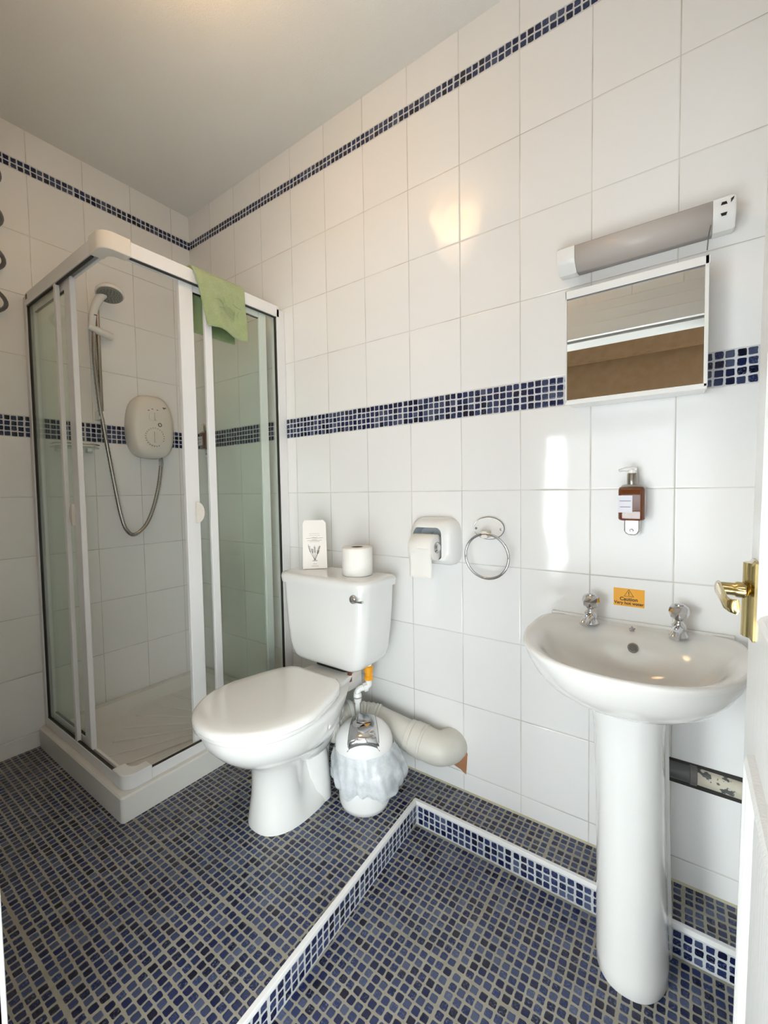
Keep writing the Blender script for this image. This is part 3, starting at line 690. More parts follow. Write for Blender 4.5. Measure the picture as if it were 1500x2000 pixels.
obj('cistern_gasket', B().loft([cis(z, 0.085, -0.215, -0.115, 0.03) for z in (0.414, 0.440)]), M_seal_shade, TO)
lv = B().lathe([(0.015, 0.0), (0.0155, -0.004), (0.013, -0.010), (0.008, -0.013)], (1.330, -0.263, 0.700), 24, 'y')
lv.tube(catmull([(1.330, -0.272, 0.700), (1.345, -0.277, 0.698), (1.362, -0.279, 0.698), (1.378, -0.279, 0.700)], 5), [0.0045]*8+[0.0038]*4+[0.0045]*4, 10)
obj('flush_lever', lv, M_chrome, TO, smooth=50)
obj('coupling_bolt', B().box((1.262, -0.225, 0.392), (1.272, -0.213, 0.428)), M_red, TO)

# ------------------------------------------------------------------ things on the cistern
LT = 0.7605
# folded card leaning back
cl, cr = Vector((1.030, -0.202, LT+0.001)), Vector((1.098, -0.134, LT+0.001)); ud = (cr-cl).normalized(); wd = 0.092
nd = Vector((ud.y, -ud.x, 0)); nrm_in = -nd; upv = (Vector((0, 0, 1))*math.cos(0.16)+nrm_in*math.sin(0.16)); fn_ = ud.cross(upv).normalized()
if fn_.dot(CAM-cl) < 0: fn_ = -fn_
CD = thing('folded_card', 'pale pink hotel card with a plant drawing leaning on the cistern', 'card', tuple(cl))
def cpt(u, v, d=0.0): return tuple(cl+ud*u+upv*v+fn_*d)
hgt = 0.186
outl = [(0, 0), (wd, 0), (wd-0.002, hgt-0.012), (wd-0.012, hgt), (0.008, hgt), (0.002, hgt-0.012)]
obj('front_leaf', B().loft([[cpt(u, v, d) for u, v in outl] for d in (0.0, 0.0012)]), M_card, CD, smooth=0)
bl = B().loft([[tuple(Vector(cpt(u, v, -0.002))+Vector((0, 0, 0))-fn_*(0.018*(1-v/hgt)+k)) for u, v in outl] for k in (0.0, 0.0012)])
obj('back_leaf', bl, M_card, CD, smooth=0)
def strokes(segs, r):
    b = B()
    for s_ in segs: b.tube([cpt(u, v, 0.0013) for u, v in s_], r, 5)
    return b
lines = []
for v, h, k in ((0.134, 0.018, 9), (0.127, 0.018, 9)):
    for i in range(k): u = wd/2-h+2*h*i/(k-1); lines.append([(u-0.0013, v+0.0012*(i % 2)), (u+0.0012, v-0.0012*((i+1) % 2))])
for v, h in ((0.119, 0.010), (0.1165, 0.032), (0.110, 0.009), (0.1075, 0.028), (0.103, 0.019), (0.018, 0.007), (0.010, 0.013)):
    lines.append([(wd/2-h, v), (wd/2-h*0.3, v+0.0006), (wd/2+h*0.3, v-0.0005), (wd/2+h, v+0.0006)])
obj('printed_text', strokes(lines, 0.0005), M_ink, CD)
pl2 = []
base = (wd/2+0.000, 0.032)
for tip, mid in (((0.022, 0.092), (0.030, 0.062)), ((0.045, 0.088), (0.047, 0.06)), ((0.066, 0.088), (0.058, 0.066)), ((0.036, 0.078), (0.038, 0.058)), ((0.060, 0.070), (0.056, 0.055))):
    pl2.append([base, mid, tip])
    for k in range(4):
        f = 0.45+k*0.13; u = mid[0]+(tip[0]-mid[0])*(f-0.4)*1.5; v = mid[1]+(tip[1]-mid[1])*(f-0.4)*1.5
        pl2.append([(u, v), (u+0.005, v+0.003)]); pl2.append([(u, v), (u-0.004, v+0.004)])
pl2.append([(wd/2-0.010, 0.030), (wd/2+0.010, 0.030)]); pl2.append([(wd/2-0.006, 0.033), (wd/2+0.006, 0.033)])
obj('plant_drawing', strokes(pl2, 0.00075), M_ink, CD)
# spare toilet roll
def roll(name, c, axis, r=0.054, h=0.098, hole=0.021):
    b = B(); cx_, cy_, cz_ = c
    b.lathe([(hole, h*0), (r-0.003, 0), (r, 0.003), (r, h-0.003), (r-0.003, h), (hole, h), (hole, 0)], c, 44, axis, cap0=False, cap1=False)
    return b
RL = thing('toilet_roll', 'spare white toilet roll standing on the cistern lid', 'toilet roll', (1.268, -0.166, LT))
obj('paper', roll('paper', (1.268, -0.166, LT), 'z'), M_paper, RL, smooth=50)
obj('cardboard_core', B().lathe([(0.0195, 0.002), (0.0205, 0.002), (0.0205, 0.0975), (0.0195, 0.0975), (0.0195, 0.002)], (1.268, -0.166, LT), 30, 'z', cap0=False, cap1=False), simple('cardboard', (0.20, 0.14, 0.09), 0.9), RL)

# ------------------------------------------------------------------ water supply with amber valve
WS = thing('supply_pipe', 'white water supply fittings with an amber plastic valve under the cistern', 'water pipe', (1.245, -0.12, 0.13))
vx, vy = 1.277, -0.125
obj('tail', B().lathe([(0.011, 0.345), (0.011, 0.450)], (vx, vy, 0), 14), M_plast, WS)
obj('amber_valve', B().lathe([(0.012, 0.366), (0.0165, 0.368), (0.0165, 0.380), (0.0135, 0.383), (0.0135, 0.393), (0.0165, 0.396), (0.0165, 0.416), (0.012, 0.419)], (vx, vy, 0), 20), M_valve, WS, smooth=25)
px_, py_ = 1.252, -0.160
obj('elbow', B().tube(catmull([(vx, vy, 0.362), (vx, vy, 0.350), (vx-0.006, vy-0.010, 0.341), (px_+0.006, py_+0.010, 0.338), (px_, py_, 0.328), (px_, py_, 0.312)], 6), 0.011, 16), M_plast, WS)
n1 = obj('compression_nut', B().tube([(px_+0.013, py_+0.018, 0.340), (px_+0.021, py_+0.029, 0.343)], 0.0165, 8), M_plast, WS, smooth=20)
n2 = obj('compression_nut', B().tube([(px_, py_, 0.326), (px_, py_, 0.312)], [0.0135, 0.0155], 18), M_plast, WS, smooth=30)
n3 = obj('compression_nut', B().tube([(px_, py_, 0.308), (px_, py_, 0.292)], [0.0155, 0.0125], 18), M_plast, WS, smooth=30)
obj('riser', B().tube([(px_, py_, 0.294), (px_, py_, 0.002)], 0.0085, 12), M_plast, WS)

# ------------------------------------------------------------------ soil pipe
SP = thing('soil_pipe', 'off white waste pipe elbowing from behind the toilet into the wall', 'waste pipe', (1.38, -0.07, 0.1))
def ribbed(pts, r, n=28): return B().tube(pts, r, n)
c1 = catmull([(1.166, -0.240, 0.212), (1.175, -0.205, 0.214), (1.200, -0.150, 0.212), (1.240, -0.105, 0.206), (1.290, -0.083, 0.200)], 8)
obj('flexible_connector', ribbed(c1, [0.052+0.0035*(i % 2) for i in range(len(c1))]), M_pipe, SP, smooth=50)
for k, rr in ((3, 0.066), (15, 0.062)):
    p, q = c1[k], c1[k+2]; obj('collar', B().tube([p, q], rr, 30), M_plast, SP, bevel=0.002)
pA_, pB_ = Vector((1.275, -0.086, 0.202)), Vector((1.435, -0.072, 0.176))
obj('straight_pipe', B().tube([pA_, pB_], 0.050, 30), M_pipe, SP, smooth=50)
cb = B(); dd = (pB_-pA_).normalized()
cb.tube([pB_-dd*0.02, pB_+dd*0.0], 0.0545, 30); cb.tube([pB_+dd*0.0, pB_+dd*0.035], 0.0575, 30); cb.tube([pB_+dd*0.035, pB_+dd*0.045], 0.0595, 30)
obj('socket_collar', cb, M_pipe, SP, bevel=0.002)
el = catmull([pB_+dd*0.04, pB_+dd*0.075, (1.532, -0.058, 0.162), (1.550, -0.030, 0.159), (1.552, -0.008, 0.158), (1.552, -0.0005, 0.158)], 8)
obj('elbow', B().tube(el, 0.056, 32), M_pipe, SP, smooth=60)

# ------------------------------------------------------------------ waste bin
BX, BY = 1.338, -0.234
BN = thing('waste_bin', 'white plastic swing lid bin with a clear liner beside the toilet', 'bin', (BX, BY, 0))
obj('body', B().lathe([(0.066, 0.0), (0.080, 0.006), (0.087, 0.025), (0.089, 0.08), (0.092, 0.16), (0.094, 0.185)], (BX, BY, 0), 48), M_binp, BN, smooth=50)
ld = B().lathe([(0.097, 0.185), (0.097, 0.215), (0.094, 0.232), (0.086, 0.248), (0.074, 0.262), (0.058, 0.272), (0.035, 0.278), (0.001, 0.280)], (BX, BY, 0), 56, cap1=False)
obj('lid', ld, M_binp, BN, smooth=60)
# chrome flap following the dome
hdg = Vector((CAM.x-BX, CAM.y-BY, 0)).normalized(); hdg = (Matrix.Rotation(math.radians(-2), 3, 'Z') @ hdg); sdr = Vector((-hdg.y, hdg.x, 0))
def domez(r):
    pr2 = [(0.0, 0.280), (0.035, 0.278), (0.058, 0.272), (0.074, 0.262), (0.086, 0.248), (0.094, 0.232), (0.097, 0.215)]
    for (r0, z0), (r1, z1) in zip(pr2, pr2[1:]):
        if r <= r1: return z0+(z1-z0)*(r-r0)/(r1-r0)
    return 0.215
def flap_patch(u0, u1, w0, w1, lift):
    rings = []
    for i in range(13):
        t = i/12; s_ = u0+(u1-u0)*t; hwid = w0+(w1-w0)*t; ring = []
        for j in range(13):
            q = -1+2*j/12; off = hdg*(s_+0.006*(1-q*q)*(1 if t > 0.5 else -0.4))+sdr*(hwid*q); r = off.length
            ring.append((BX+off.x, BY+off.y, domez(r)+lift))
        rings.append(ring)
    b = B(); b.loft(rings, False, False, closed=False); return b
fl = obj('flap', flap_patch(-0.066, 0.078, 0.034, 0.050, 0.0022), M_chrome, BN, smooth=60, solid=0.002)
obj('flap_border', flap_patch(-0.068, 0.0805, 0.036, 0.052, 0.0012), M_grey, fl, smooth=60, solid=0.001)
fc = flap_patch(-0.050, 0.012, 0.020, 0.024, 0.005)
obj('flap_dish', fc, simple('brushed_dish', (0.45, 0.47, 0.48), 0.2, 1.0), fl, smooth=60, solid=0.001)
# liner
rings = []; nb_ = 96
for i in range(22):
    t = i/21; z = 0.208-0.132*t; ring = []
    for j in range(nb_):
        a = 2*pi*j/nb_; side = max(0, math.cos(a-math.radians(12)))
        r = 0.0985+0.012*math.sin(t*pi*0.9)+0.034*side**2*math.sin(min(1, t*1.15)*pi*0.62)
        fold = (0.0045*math.sin(a*13+t*3)+0.0035*math.sin(a*21-t*4+1)+0.006*noise.noise(Vector((math.cos(a)*3, math.sin(a)*3, z*14))))*(0.25+t)
        if t > 0.86: r -= (t-0.86)*0.09
        zz = z+(0.010*math.sin(a*5)+0.007*math.sin(a*11+2))*t
        ring.append((BX+(r+fold)*math.cos(a), BY+(r+fold)*math.sin(a), zz))
    rings.append(ring)
obj('liner', B().loft(rings, False, False), M_bag, BN, smooth=180)

# ------------------------------------------------------------------ toilet roll holder
HL = thing('toilet_roll_holder', 'white wall mounted toilet roll holder with rounded hood above the cistern side', 'toilet roll holder', (1.51, 0, 0.78))
def hring(y, g, z0=0.795): return [(a, y, b) for a, b in rrect(1.408+g, z0+g, 1.592-g, 0.960-g, [0.035, 0.045, 0.045, 0.02], 8)]
out = B()
ins = lambda y, g: [(a, y, b) for a, b in rrect(1.421+g, 0.770+g, 1.548-g, 0.932-g, [0.02, 0.022, 0.022, 0.02], 8)]
out.loft([hring(-0.001, 0), hring(-0.020, 0.001), hring(-0.045, 0.010), hring(-0.058, 0.024)], True, False)
n_ = len(hring(0, 0))
ir0 = [(a, -0.058, b) for a, b in rrect(1.434, 0.819, 1.545, 0.926, [0.012, 0.02, 0.02, 0.01], 8)]
ir1 = [(a, -0.012, b) for a, b in rrect(1.440, 0.825, 1.540, 0.920, [0.012, 0.02, 0.02, 0.01], 8)]
out.loft([hring(-0.058, 0.024), ir0], False, False)
hb = obj('hood', out, M_plast, HL, smooth=50)
obj('recess', B().loft([ir0, ir1], False, True), M_inner, HL, smooth=50)
obj('screw', B().lathe([(0.004, -0.012), (0.004, -0.015), (0.001, -0.0155)], (1.487, 0, 0.905), 12, 'y'), M_chrome, HL)
HR = thing('toilet_roll', 'white toilet roll in the wall holder with a hanging sheet', 'toilet roll', (1.485, -0.075, 0.81))
rc_ = (1.450, -0.076, 0.862)
obj('paper', B().lathe([(0.019, 0), (0.042, 0), (0.044, 0.002), (0.044, 0.086), (0.042, 0.088), (0.019, 0.088), (0.019, 0)], rc_, 44, 'x', cap0=False, cap1=False), M_paper, HR, smooth=50)
obj('roller', B().lathe([(0.0185, -0.004), (0.0185, 0.090), (0.012, 0.096)], rc_, 24, 'x'), M_chrome, HR)
sh_ = B(); rg = []
for i in range(14):
    t = i/13; z = 0.862-0.10*t
    rg.append([(1.451+0.086*k/8, -0.1205+0.010*math.sin(t*2.2)+0.0015*math.sin(k*0.9), z) for k in range(9)])
sh_.loft(rg, False, False, closed=False)
obj('hanging_sheet', sh_, M_paper, HR, smooth=180, solid=0.0006)

# ------------------------------------------------------------------ towel ring
TRx, TRz = 1.693, 0.928
TR = thing('towel_ring', 'chrome towel ring on an oval plate screwed to the wall tiles', 'towel ring', (TRx, 0, 0.85))
ov = [(TRx+0.052*math.cos(a), TRz+0.036*math.sin(a)) for a in [2*pi*k/48 for k in range(48)]]
pt = obj('wall_plate', B().prism(ov, -0.010, -0.0005, 'y'), M_plast, TR, bevel=0.003)
obj('plate_rim', B().tube([(a, -0.0085, b) for a, b in ov], 0.0012, 6, closed=True), M_steel, pt)
for dx in (-0.042, 0.042): obj('screw', B().lathe([(0.0042, -0.010), (0.0042, -0.0125), (0.001, -0.013)], (TRx+dx, 0, TRz-0.002), 14, 'y'), M_chrome, pt)
obj('post', B().box((TRx-0.012, -0.048, TRz-0.030), (TRx+0.010, -0.009, TRz-0.006)), M_cream, TR, bevel=0.004)
rgc = Vector((TRx+0.005, -0.040, TRz-0.088))
obj('ring', B().tube([(rgc.x+0.072*math.sin(a), rgc.y-0.004*math.cos(a), rgc.z+0.072*math.cos(a)) for a in [2*pi*k/64 for k in range(64)]], 0.0045, 12, closed=True), M_chrome, TR, smooth=180)

# ------------------------------------------------------------------ basin and pedestal
BXc = 2.106; RZ = 0.680
BS = thing('wash_basin', 'white ceramic wash basin fixed to the wall on a pedestal beside the door', 'basin', (BXc, -0.15, ST))
def bring(z, a, bf, bb, yc=-0.15, nf=2.25, nb=5.0):
    out = []
    for j in range(96):
        t = 2*pi*j/96; c, s_ = math.cos(t), math.sin(t); e = nf if s_ < 0 else nb
        out.append((BXc+a*math.copysign(abs(c)**(2/e), c), yc+(bf if s_ < 0 else bb)*math.copysign(abs(s_)**(2/e), s_), z))
    return out
bb_ = B()
bb_.loft([bring(0.528, 0.080, 0.095, 0.130, -0.135, 2.1, 4), bring(0.534, 0.100, 0.118, 0.135, -0.137, 2.1, 4), bring(0.547, 0.130, 0.153, 0.140, -0.14, 2.1, 4), bring(0.567, 0.163, 0.190, 0.143, -0.145, 2.1, 4.2), bring(0.590, 0.193, 0.223, 0.145, -0.147, 2.15, 4.5), bring(0.620, 0.214, 0.246, 0.147, -0.15, 2.2, 5), bring(0.650, 0.228, 0.260, 0.148, -0.15), bring(0.668, 0.234, 0.267, 0.149, -0.15), bring(0.676, 0.2365, 0.2695, 0.1495, -0.15),
          bring(RZ+0.002, 0.235, 0.268, 0.149, -0.15), bring(RZ+0.004, 0.230, 0.263, 0.148, -0.15), bring(RZ+0.002, 0.224, 0.256, 0.145, -0.15, 2.25, 4.5),
          bring(RZ-0.004, 0.212, 0.245, 0.118, -0.15, 2.2, 3.4), bring(RZ-0.008, 0.203, 0.230, 0.092, -0.155, 2.2, 2.8), bring(RZ-0.022, 0.190, 0.206, 0.085, -0.165, 2.1, 2.4), bring(RZ-0.050, 0.168, 0.180, 0.082, -0.175, 2.1, 2.2), bring(RZ-0.085, 0.135, 0.140, 0.080, -0.19, 2, 2), bring(RZ-0.112, 0.090, 0.090, 0.065, -0.20, 2, 2), bring(RZ-0.122, 0.045, 0.045, 0.04, -0.205, 2, 2), bring(RZ-0.125, 0.024, 0.024, 0.024, -0.205, 2, 2)])
obj('bowl', bb_, M_basin, BS, smooth=60)
obj('upstand', B().box((BXc-0.215, -0.012, RZ-0.02), (BXc+0.215, -0.0008, RZ+0.008)), M_basin, BS, bevel=0.004)
obj('waste_ring', B().lathe([(0.023, 0.5565), (0.023, 0.5585), (0.012, 0.5575)], (BXc, -0.205, 0), 24), M_chrome, BS)
ofc = Vector((2.112, -0.0895, 0.642)); ofn = Vector((0, -0.86, 0.5)).normalized(); Rq = ofn.to_track_quat('Z', 'Y').to_matrix()
ob = B().loft([[tuple(ofc+Rq @ Vector((r*math.cos(2*pi*j/28), r*math.sin(2*pi*j/28), h))) for j in range(28)] for r, h in ((0.0125, -0.012), (0.0125, 0.0035), (0.0108, 0.0050), (0.0088, 0.0035))], cap1=False)
ov_ = obj('overflow', ob, M_steel, BS, smooth=50)
obj('overflow_hole', B().loft([[tuple(ofc+Rq @ Vector((r*math.cos(2*pi*j/28), r*math.sin(2*pi*j/28), h))) for j in range(28)] for r, h in ((0.0092, -0.004), (0.0092, 0.003))]), M_grey, ov_)
# chain stay
cs = B().lathe([(0.006, RZ-0.003), (0.006, RZ+0.001), (0.003, RZ+0.002), (0.003, RZ+0.008), (0.0015, RZ+0.010)], (2.107, -0.062, 0), 12)
cs.tube([(2.100, -0.064, RZ+0.004), (2.114, -0.060, RZ+0.004)], 0.002, 8)
obj('chain_stay', cs, M_chrome, BS)
# pedestal
def ped(z, hw, yf, yb, fl=0.0):
    BXc = 2.106+0.014*(1-max(0, z-ST)/0.62); out = []; ym = yb-0.045
    out.append((BXc+0.005+hw+fl, yb, z)); out.append((BXc+0.005+hw+fl, yb-0.012, z)); out.append((BXc+0.005+hw, yb-0.018, z))
    for j in range(33):
        a = pi*j/32; c, s_ = math.cos(a), math.sin(a); out.append((BXc+0.005+hw*math.copysign(abs(c)**0.85, c), ym+(yf-ym)*abs(s_)**0.9, z))
    out.append((BXc+0.005-hw, yb-0.018, z)); out.append((BXc+0.005-hw-fl, yb-0.012, z)); out.append((BXc+0.005-hw-fl, yb, z))
    return out
pb = B().loft([ped(ST+0.0, 0.076, -0.300, -0.1395), ped(ST+0.004, 0.078, -0.302, -0.1395, 0.003), ped(ST+0.03, 0.077, -0.297, -0.1395, 0.004), ped(0.05, 0.075, -0.284, -0.1395, 0.006), ped(0.20, 0.073, -0.272, -0.1395, 0.007), ped(0.36, 0.073, -0.262, -0.1395, 0.007), ped(0.46, 0.074, -0.260, -0.1395, 0.006), ped(0.50, 0.076, -0.262, -0.1395, 0.005), ped(0.53, 0.079, -0.266, -0.1395, 0.004), ped(0.555, 0.079, -0.266, -0.1395, 0.003)])
obj('pedestal', pb, M_ceram, BS, smooth=40)

# taps
def tap(x, label):
    y, z = -0.052, RZ-0.001
    t = thing('basin_tap', label, 'tap', (x, y, z), 'basin taps')
    obj('base', B().lathe([(0.021, 0), (0.021, 0.004), (0.017, 0.008), (0.015, 0.016), (0.016, 0.030), (0.010, 0.036), (0.008, 0.044)], (x, y, z), 28), M_chrome, t, smooth=50)
    sp = catmull([(x, y+0.004, z+0.020), (x-0.003, y-0.022, z+0.021), (x-0.007, y-0.044, z+0.017), (x-0.009, y-0.054, z+0.009)], 5)
    obj('spout', B().tube(sp, [0.012-0.00012*i for i in range(len(sp))], 16), M_chrome, t, smooth=60)
    hb_ = B(); rings = []
    for zz, r, tw in ((0.042, 0.011, 0), (0.049, 0.0185, 0.26), (0.062, 0.0225, 0), (0.074, 0.0205, 0.26), (0.080, 0.015, 0)):
        rings.append([(x+r*math.cos(2*pi*j/8+tw), y+r*math.sin(2*pi*j/8+tw), z+zz) for j in range(8)])
    hb_.loft(rings)
    hd_ = obj('faceted_knob', hb_, M_chrome, t, smooth=0)
    obj('knob_cap', B().lathe([(0.010, 0.0795), (0.010, 0.082), (0.006, 0.083)], (x, y, z), 20), M_chrome, hd_)
    return t
tap(2.006, 'chrome basin tap nearer the shower, left of the yellow sticker'); tap(2.208, 'chrome basin tap nearer the open door, right of the yellow sticker')

# ------------------------------------------------------------------ yellow sticker
SK = thing('warning_sticker', 'yellow caution very hot water sticker on the tiles above the basin', 'sticker', (2.093, 0, 0.724))
sx0, sx1, sz0, sz1 = 2.0555, 2.1300, 0.7265, 0.7755
obj('backing', B().box((sx0, -0.0012, sz0), (sx1, -0.0004, sz1)), M_yellow, SK, smooth=0)
scx = (sx0+sx1)/2
text_part('lettering', 'Caution', 0.0135, M_ink, SK, FRONT(scx, -0.0014, sz0+0.0195)); text_part('lettering', 'Very hot water', 0.0115, M_ink, SK, FRONT(scx, -0.0014, sz0+0.0085))
tri = [(scx-0.0115, sz0+0.0275), (scx+0.0115, sz0+0.0275), (scx, sz0+0.0465)]
tb_ = B().tube([(a, -0.0014, b) for a, b in tri], 0.0009, 6, closed=True)
tb_.box((scx-0.0008, -0.0016, sz0+0.0335), (scx+0.0008, -0.0012, sz0+0.0410)); tb_.box((scx-0.0009, -0.0016, sz0+0.0300), (scx+0.0009, -0.0012, sz0+0.0318))
obj('warning_triangle', tb_, M_ink, SK, smooth=0)

# ------------------------------------------------------------------ soap dispensers
def dispenser(x, z0, label):
    t = thing('soap_dispenser', label, 'soap dispenser', (x, 0, z0), 'amber soap bottles')
    br_ = B(); tg = [(-0.019, 0.050), (0.019, 0.050), (0.019, 0.012), (0.015, 0.004), (0.007, 0.0), (-0.007, 0.0), (-0.015, 0.004), (-0.019, 0.012)]
    br_.prism([(x+a, z0+b) for a, b in reversed(tg)], -0.030, -0.0008, 'y')
    bk = obj('bracket', br_, M_chrome, t, bevel=0.005, seg=3)
    obj('bracket_lock', B().lathe([(0.005, -0.030), (0.005, -0.034), (0.002, -0.035)], (x, 0, z0+0.014), 16, 'y'), M_chrome, bk)
    def br2(z, hw, d): return [(a, b, z0+z) for a, b in rrect(x-hw, -0.028-d, x+hw, -0.028+d, min(d, hw)*0.45, 6)]
    bo = obj('bottle', B().loft([br2(0.040, 0.024, 0.018), br2(0.042, 0.029, 0.023), br2(0.046, 0.031, 0.025), br2(0.122, 0.031, 0.025), br2(0.128, 0.029, 0.023), br2(0.130, 0.026, 0.020)]), M_amber, t, smooth=45)
    obj('shoulder', B().loft([br2(0.130, 0.025, 0.019), br2(0.134, 0.023, 0.017), br2(0.137, 0.014, 0.013)]), M_clear, t, smooth=45)
    lb = obj('label', B().box((x-0.030, -0.0542, z0+0.062), (x+0.003, -0.0533, z0+0.107)), M_label, bo, smooth=0)
    ln = B()
    for zz, hw in ((0.092, 0.013), (0.076, 0.012)): ln.box((x-0.0135-hw, -0.0546, z0+zz), (x-0.0135+hw, -0.0541, z0+zz+0.0016))
    obj('printed_text', ln, simple('blue_grey_ink', (0.15, 0.17, 0.25), 0.7), lb, smooth=0)
    obj('collar', B().lathe([(0.0125, 0.136), (0.0125, 0.164), (0.011, 0.166)], (x, -0.028, z0), 24), M_steel, t, smooth=50)
    pm = B().lathe([(0.010, 0.166), (0.010, 0.175), (0.006, 0.178), (0.006, 0.181)], (x, -0.028, z0), 18)
    pm.tube(catmull([(x+0.010, -0.028, z0+0.176), (x-0.005, -0.031, z0+0.177), (x-0.024, -0.036, z0+0.175), (x-0.030, -0.038, z0+0.172)], 4), [0.006]*7+[0.004]*6, 10)
    obj('pump', pm, M_plast, t, smooth=50)
    return t
dispenser(2.101, 0.926, 'amber soap dispenser bottle on the tiles above the basin')
dispenser(0.145, 1.245, 'amber soap dispenser bottle on the tiles inside the shower')

# ------------------------------------------------------------------ mirror cabinet
MX0, MX1, MZ0, MZ1, MY = 1.946, 2.258, 1.284, 1.580, -0.095
MC = thing('mirror_cabinet', 'white mirror fronted cabinet on the wall above the basin', 'mirror cabinet', (2.10, 0, MZ0))
obj('body', B().box((MX0+0.003, MY+0.018, MZ0), (MX1-0.004, -0.001, MZ1-0.008)), M_plast, MC, bevel=0.002)
dr = B(); dr.box((MX0, MY, MZ1-0.020), (MX1, MY+0.018, MZ1)); dr.box((MX0, MY, MZ0-0.004), (MX1-0.003, MY+0.018, MZ0+0.008)); dr.box((MX0, MY, MZ0), (MX0+0.004, MY+0.018, MZ1)); dr.box((MX1-0.010, MY, MZ0), (MX1-0.002, MY+0.018, MZ1)); dr.box((MX0+0.002, MY+0.012, MZ0), (MX1-0.004, MY+0.018, MZ1-0.01))
dd_ = obj('door', dr, M_plast, MC, bevel=0.0012)
obj('mirror_glass', B().box((MX0+0.004, MY+0.004, MZ0+0.008), (MX1-0.010, MY+0.010, MZ1-0.022)), M_mirror, dd_, smooth=0)
obj('dark_edge', B().box((MX0+0.004, MY+0.0015, MZ1-0.0225), (MX1-0.010, MY+0.004, MZ1-0.020)), M_grey, dd_, smooth=0)

# ------------------------------------------------------------------ shaver light
LX0, LX1, LZ0, LZ1 = 1.914, 2.303, 1.660, 1.712
SL = thing('shaver_light', 'slim wall light with shaver socket fixed above the mirror cabinet', 'wall light', (2.11, 0, LZ0))
def lring(x, g=0.0): return [(x, -0.001, LZ0-0.006+g), (x, -0.040, LZ0-0.012+g), (x, -0.064+g, LZ0+0.006), (x, -0.070+g, LZ0+0.016), (x, -0.070+g, LZ1-0.004-g), (x, -0.066+g, LZ1-g), (x, -0.001, LZ1-g)]
obj('end_cap', B().loft([lring(LX0+0.003, 0.002), lring(LX0+0.006), lring(LX0+0.050)]), M_plast, SL, bevel=0.001)
ec = obj('socket_housing', B().loft([lring(LX1-0.042), lring(LX1-0.005), lring(LX1, 0.003)]), M_plast, SL, bevel=0.001)
sk = B()
for (a, b) in ((LX1-0.022, LZ1-0.020), (LX1-0.022, LZ1-0.038)):
    up_ = 1 if b > LZ1-0.03 else -1
    sk.prism([(a-0.006, b), (a+0.006, b), (a+0.004, b+0.006*up_), (a-0.004, b+0.006*up_)][::up_], -0.0712, -0.069, 'y')
sk.prism([(LX1-0.010, LZ1-0.020), (LX1-0.005, LZ1-0.013), (LX1-0.004, LZ1-0.008), (LX1-0.010, LZ1-0.011)], -0.0712, -0.069, 'y')
obj('socket_hole', sk, M_black, ec, smooth=0)
obj('back_tray', B().box((LX0+0.050, -0.030, LZ0), (LX1-0.042, -0.001, LZ1-0.004)), simple('lamp_tray', (0.55, 0.53, 0.50), 0.4), SL)
obj('tube', B().tube([(LX0+0.056, -0.046, LZ0+0.030), (LX1-0.048, -0.046, LZ0+0.030)], 0.010, 16), M_plast, SL)
obj('diffuser', B().loft([lring(LX0+0.0505, 0.002), lring(LX1-0.0425, 0.002)], False, False), M_diff, SL, smooth=20, solid=0.0015)
for x in (LX0+0.060, LX1-0.066): obj('lamp_holder', B().box((x, -0.058, LZ0+0.012), (x+0.008, -0.032, LZ0+0.042)), M_grey, SL)
obj('cable', B().tube(catmull([(LX1-0.045, -0.055, LZ0+0.002), (LX1-0.047, -0.085, LZ0-0.018), (LX1-0.050, -0.094, LZ0-0.040), (LX1-0.052, -0.085, LZ0-0.066)], 5), 0.0012, 6), M_grey, SL)

# ------------------------------------------------------------------ old waste pipe in a slot of the wall
WP = thing('old_waste_pipe', 'old dark waste pipe with peeling paint in a tile slot behind the pedestal', 'waste pipe', (2.27, 0, 0.30))
sa = lambda x: 0.330-(x-2.19)*0.012; 
obj('slot_edge', B().prism([(2.15, 0.272), (2.352, 0.270), (2.352, 0.336), (2.15, 0.336)], -0.0014, -0.0003, 'y'), M_seal_shade, WP, smooth=0)  # flat dark sheet in front of the tiles, standing in for the recess shade
obj('painted_run', B().tube([(2.248, 0.008, 0.306), (2.352, 0.008, 0.302)], 0.0245, 20), M_peel, WP)
obj('black_pipe', B().tube([(2.150, 0.004, 0.306), (2.238, 0.004, 0.306)], 0.024, 20), M_grey, WP)
obj('coupling', B().tube([(2.234, 0.005, 0.306), (2.250, 0.006, 0.306)], 0.0275, 20), simple('grey_coupling', (0.16, 0.15, 0.145), 0.5), WP, bevel=0.002)

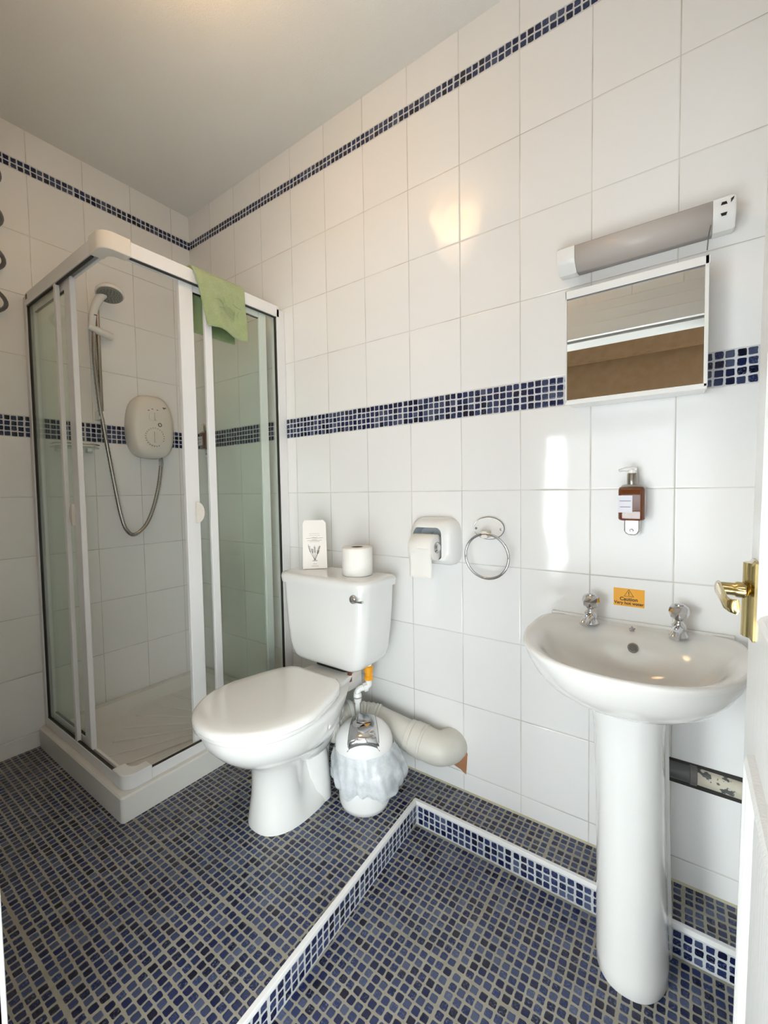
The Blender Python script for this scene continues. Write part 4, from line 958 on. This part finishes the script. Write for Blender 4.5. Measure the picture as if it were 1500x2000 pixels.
# ------------------------------------------------------------------ door leaf
DXF, DYE, DYH = 2.2990, -0.522, -1.232
dl = B().box((DXF, DYH, ST+0.008), (DXF+0.038, DYE, DZ-0.006))
dr_ = struct('door_1', dl, M_door, bevel=0.001)
def moulded(y0, y1, z0, z1):
    b = B()
    def rr(x, g): return [(x, a, c) for a, c in ((y0+g, z0+g), (y1-g, z0+g), (y1-g, z1-g), (y0+g, z1-g))]
    b.loft([rr(DXF+0.001, 0), rr(DXF-0.008, 0.002), rr(DXF-0.011, 0.009), rr(DXF-0.008, 0.016), rr(DXF-0.0005, 0.022), rr(DXF-0.0005, 0.040), rr(DXF-0.005, 0.060)])
    return struct('raised_panel', b, M_door, parent=dr_, smooth=25)
moulded(-1.08, -0.694, 0.893, DZ-0.12); moulded(-1.08, -0.632, 0.12, 0.712)
DH = thing('door_handle', 'polished brass lever handle on a long backplate of the open door', 'door handle', (DXF, -0.575, 0.90))
del DH['category']; del DH['label']
DH.parent = dr_; DH['label'] = 'polished brass'
def plate(x, g): return [(x, a, b) for a, b in rrect(-0.598+g, 0.846+g, -0.556-g, 0.955-g, 0.004, 3)]
bp_ = B().loft([plate(DXF, 0), plate(DXF-0.003, 0), plate(DXF-0.006, 0.004)])
bp_.loft([[(DXF-0.006, -0.590, z), (DXF-0.012, -0.583, z), (DXF-0.014, -0.577, z), (DXF-0.012, -0.571, z), (DXF-0.006, -0.564, z)] for z in (0.850, 0.951)])
bpl = obj('backplate', bp_, M_brass, DH, smooth=30)
for z in (0.856, 0.945): obj('screw', B().lathe([(0.004, DXF-0.006), (0.004, DXF-0.009), (0.002, DXF-0.010)], (0, -0.561, z), 12, 'x'), M_brass, DH)
HZ = 0.912
obj('neck', B().tube([(DXF-0.010, -0.577, HZ), (DXF-0.020, -0.577, HZ), (DXF-0.022, -0.577, HZ), (DXF-0.038, -0.577, HZ)], [0.011, 0.011, 0.009, 0.0085], 20), M_brass, DH, smooth=50)
lr = []
for (x, y, z, hh, th) in [(DXF-0.039, -0.566, HZ, 0.008, 0.003), (DXF-0.040, -0.577, HZ, 0.0105, 0.0045), (DXF-0.039, -0.600, HZ, 0.010, 0.004), (DXF-0.037, -0.630, HZ-0.002, 0.009, 0.0035), (DXF-0.036, -0.648, HZ-0.004, 0.0085, 0.0035), (DXF-0.032, -0.661, HZ-0.005, 0.0085, 0.0035), (DXF-0.026, -0.666, HZ-0.005, 0.0095, 0.004)]:
    lr.append([(x+th*math.cos(a), y+0.0*math.cos(a), z+hh*math.sin(a)) for a in [2*pi*k/16 for k in range(16)]])
obj('lever', B().loft(lr), M_brass, DH, smooth=60)

# the old door leans slightly out of plumb
pv = Matrix.Translation((DXF, 0, 0.9)); dr_.matrix_world = pv @ Matrix.Rotation(0.014, 4, 'Y') @ pv.inverted()
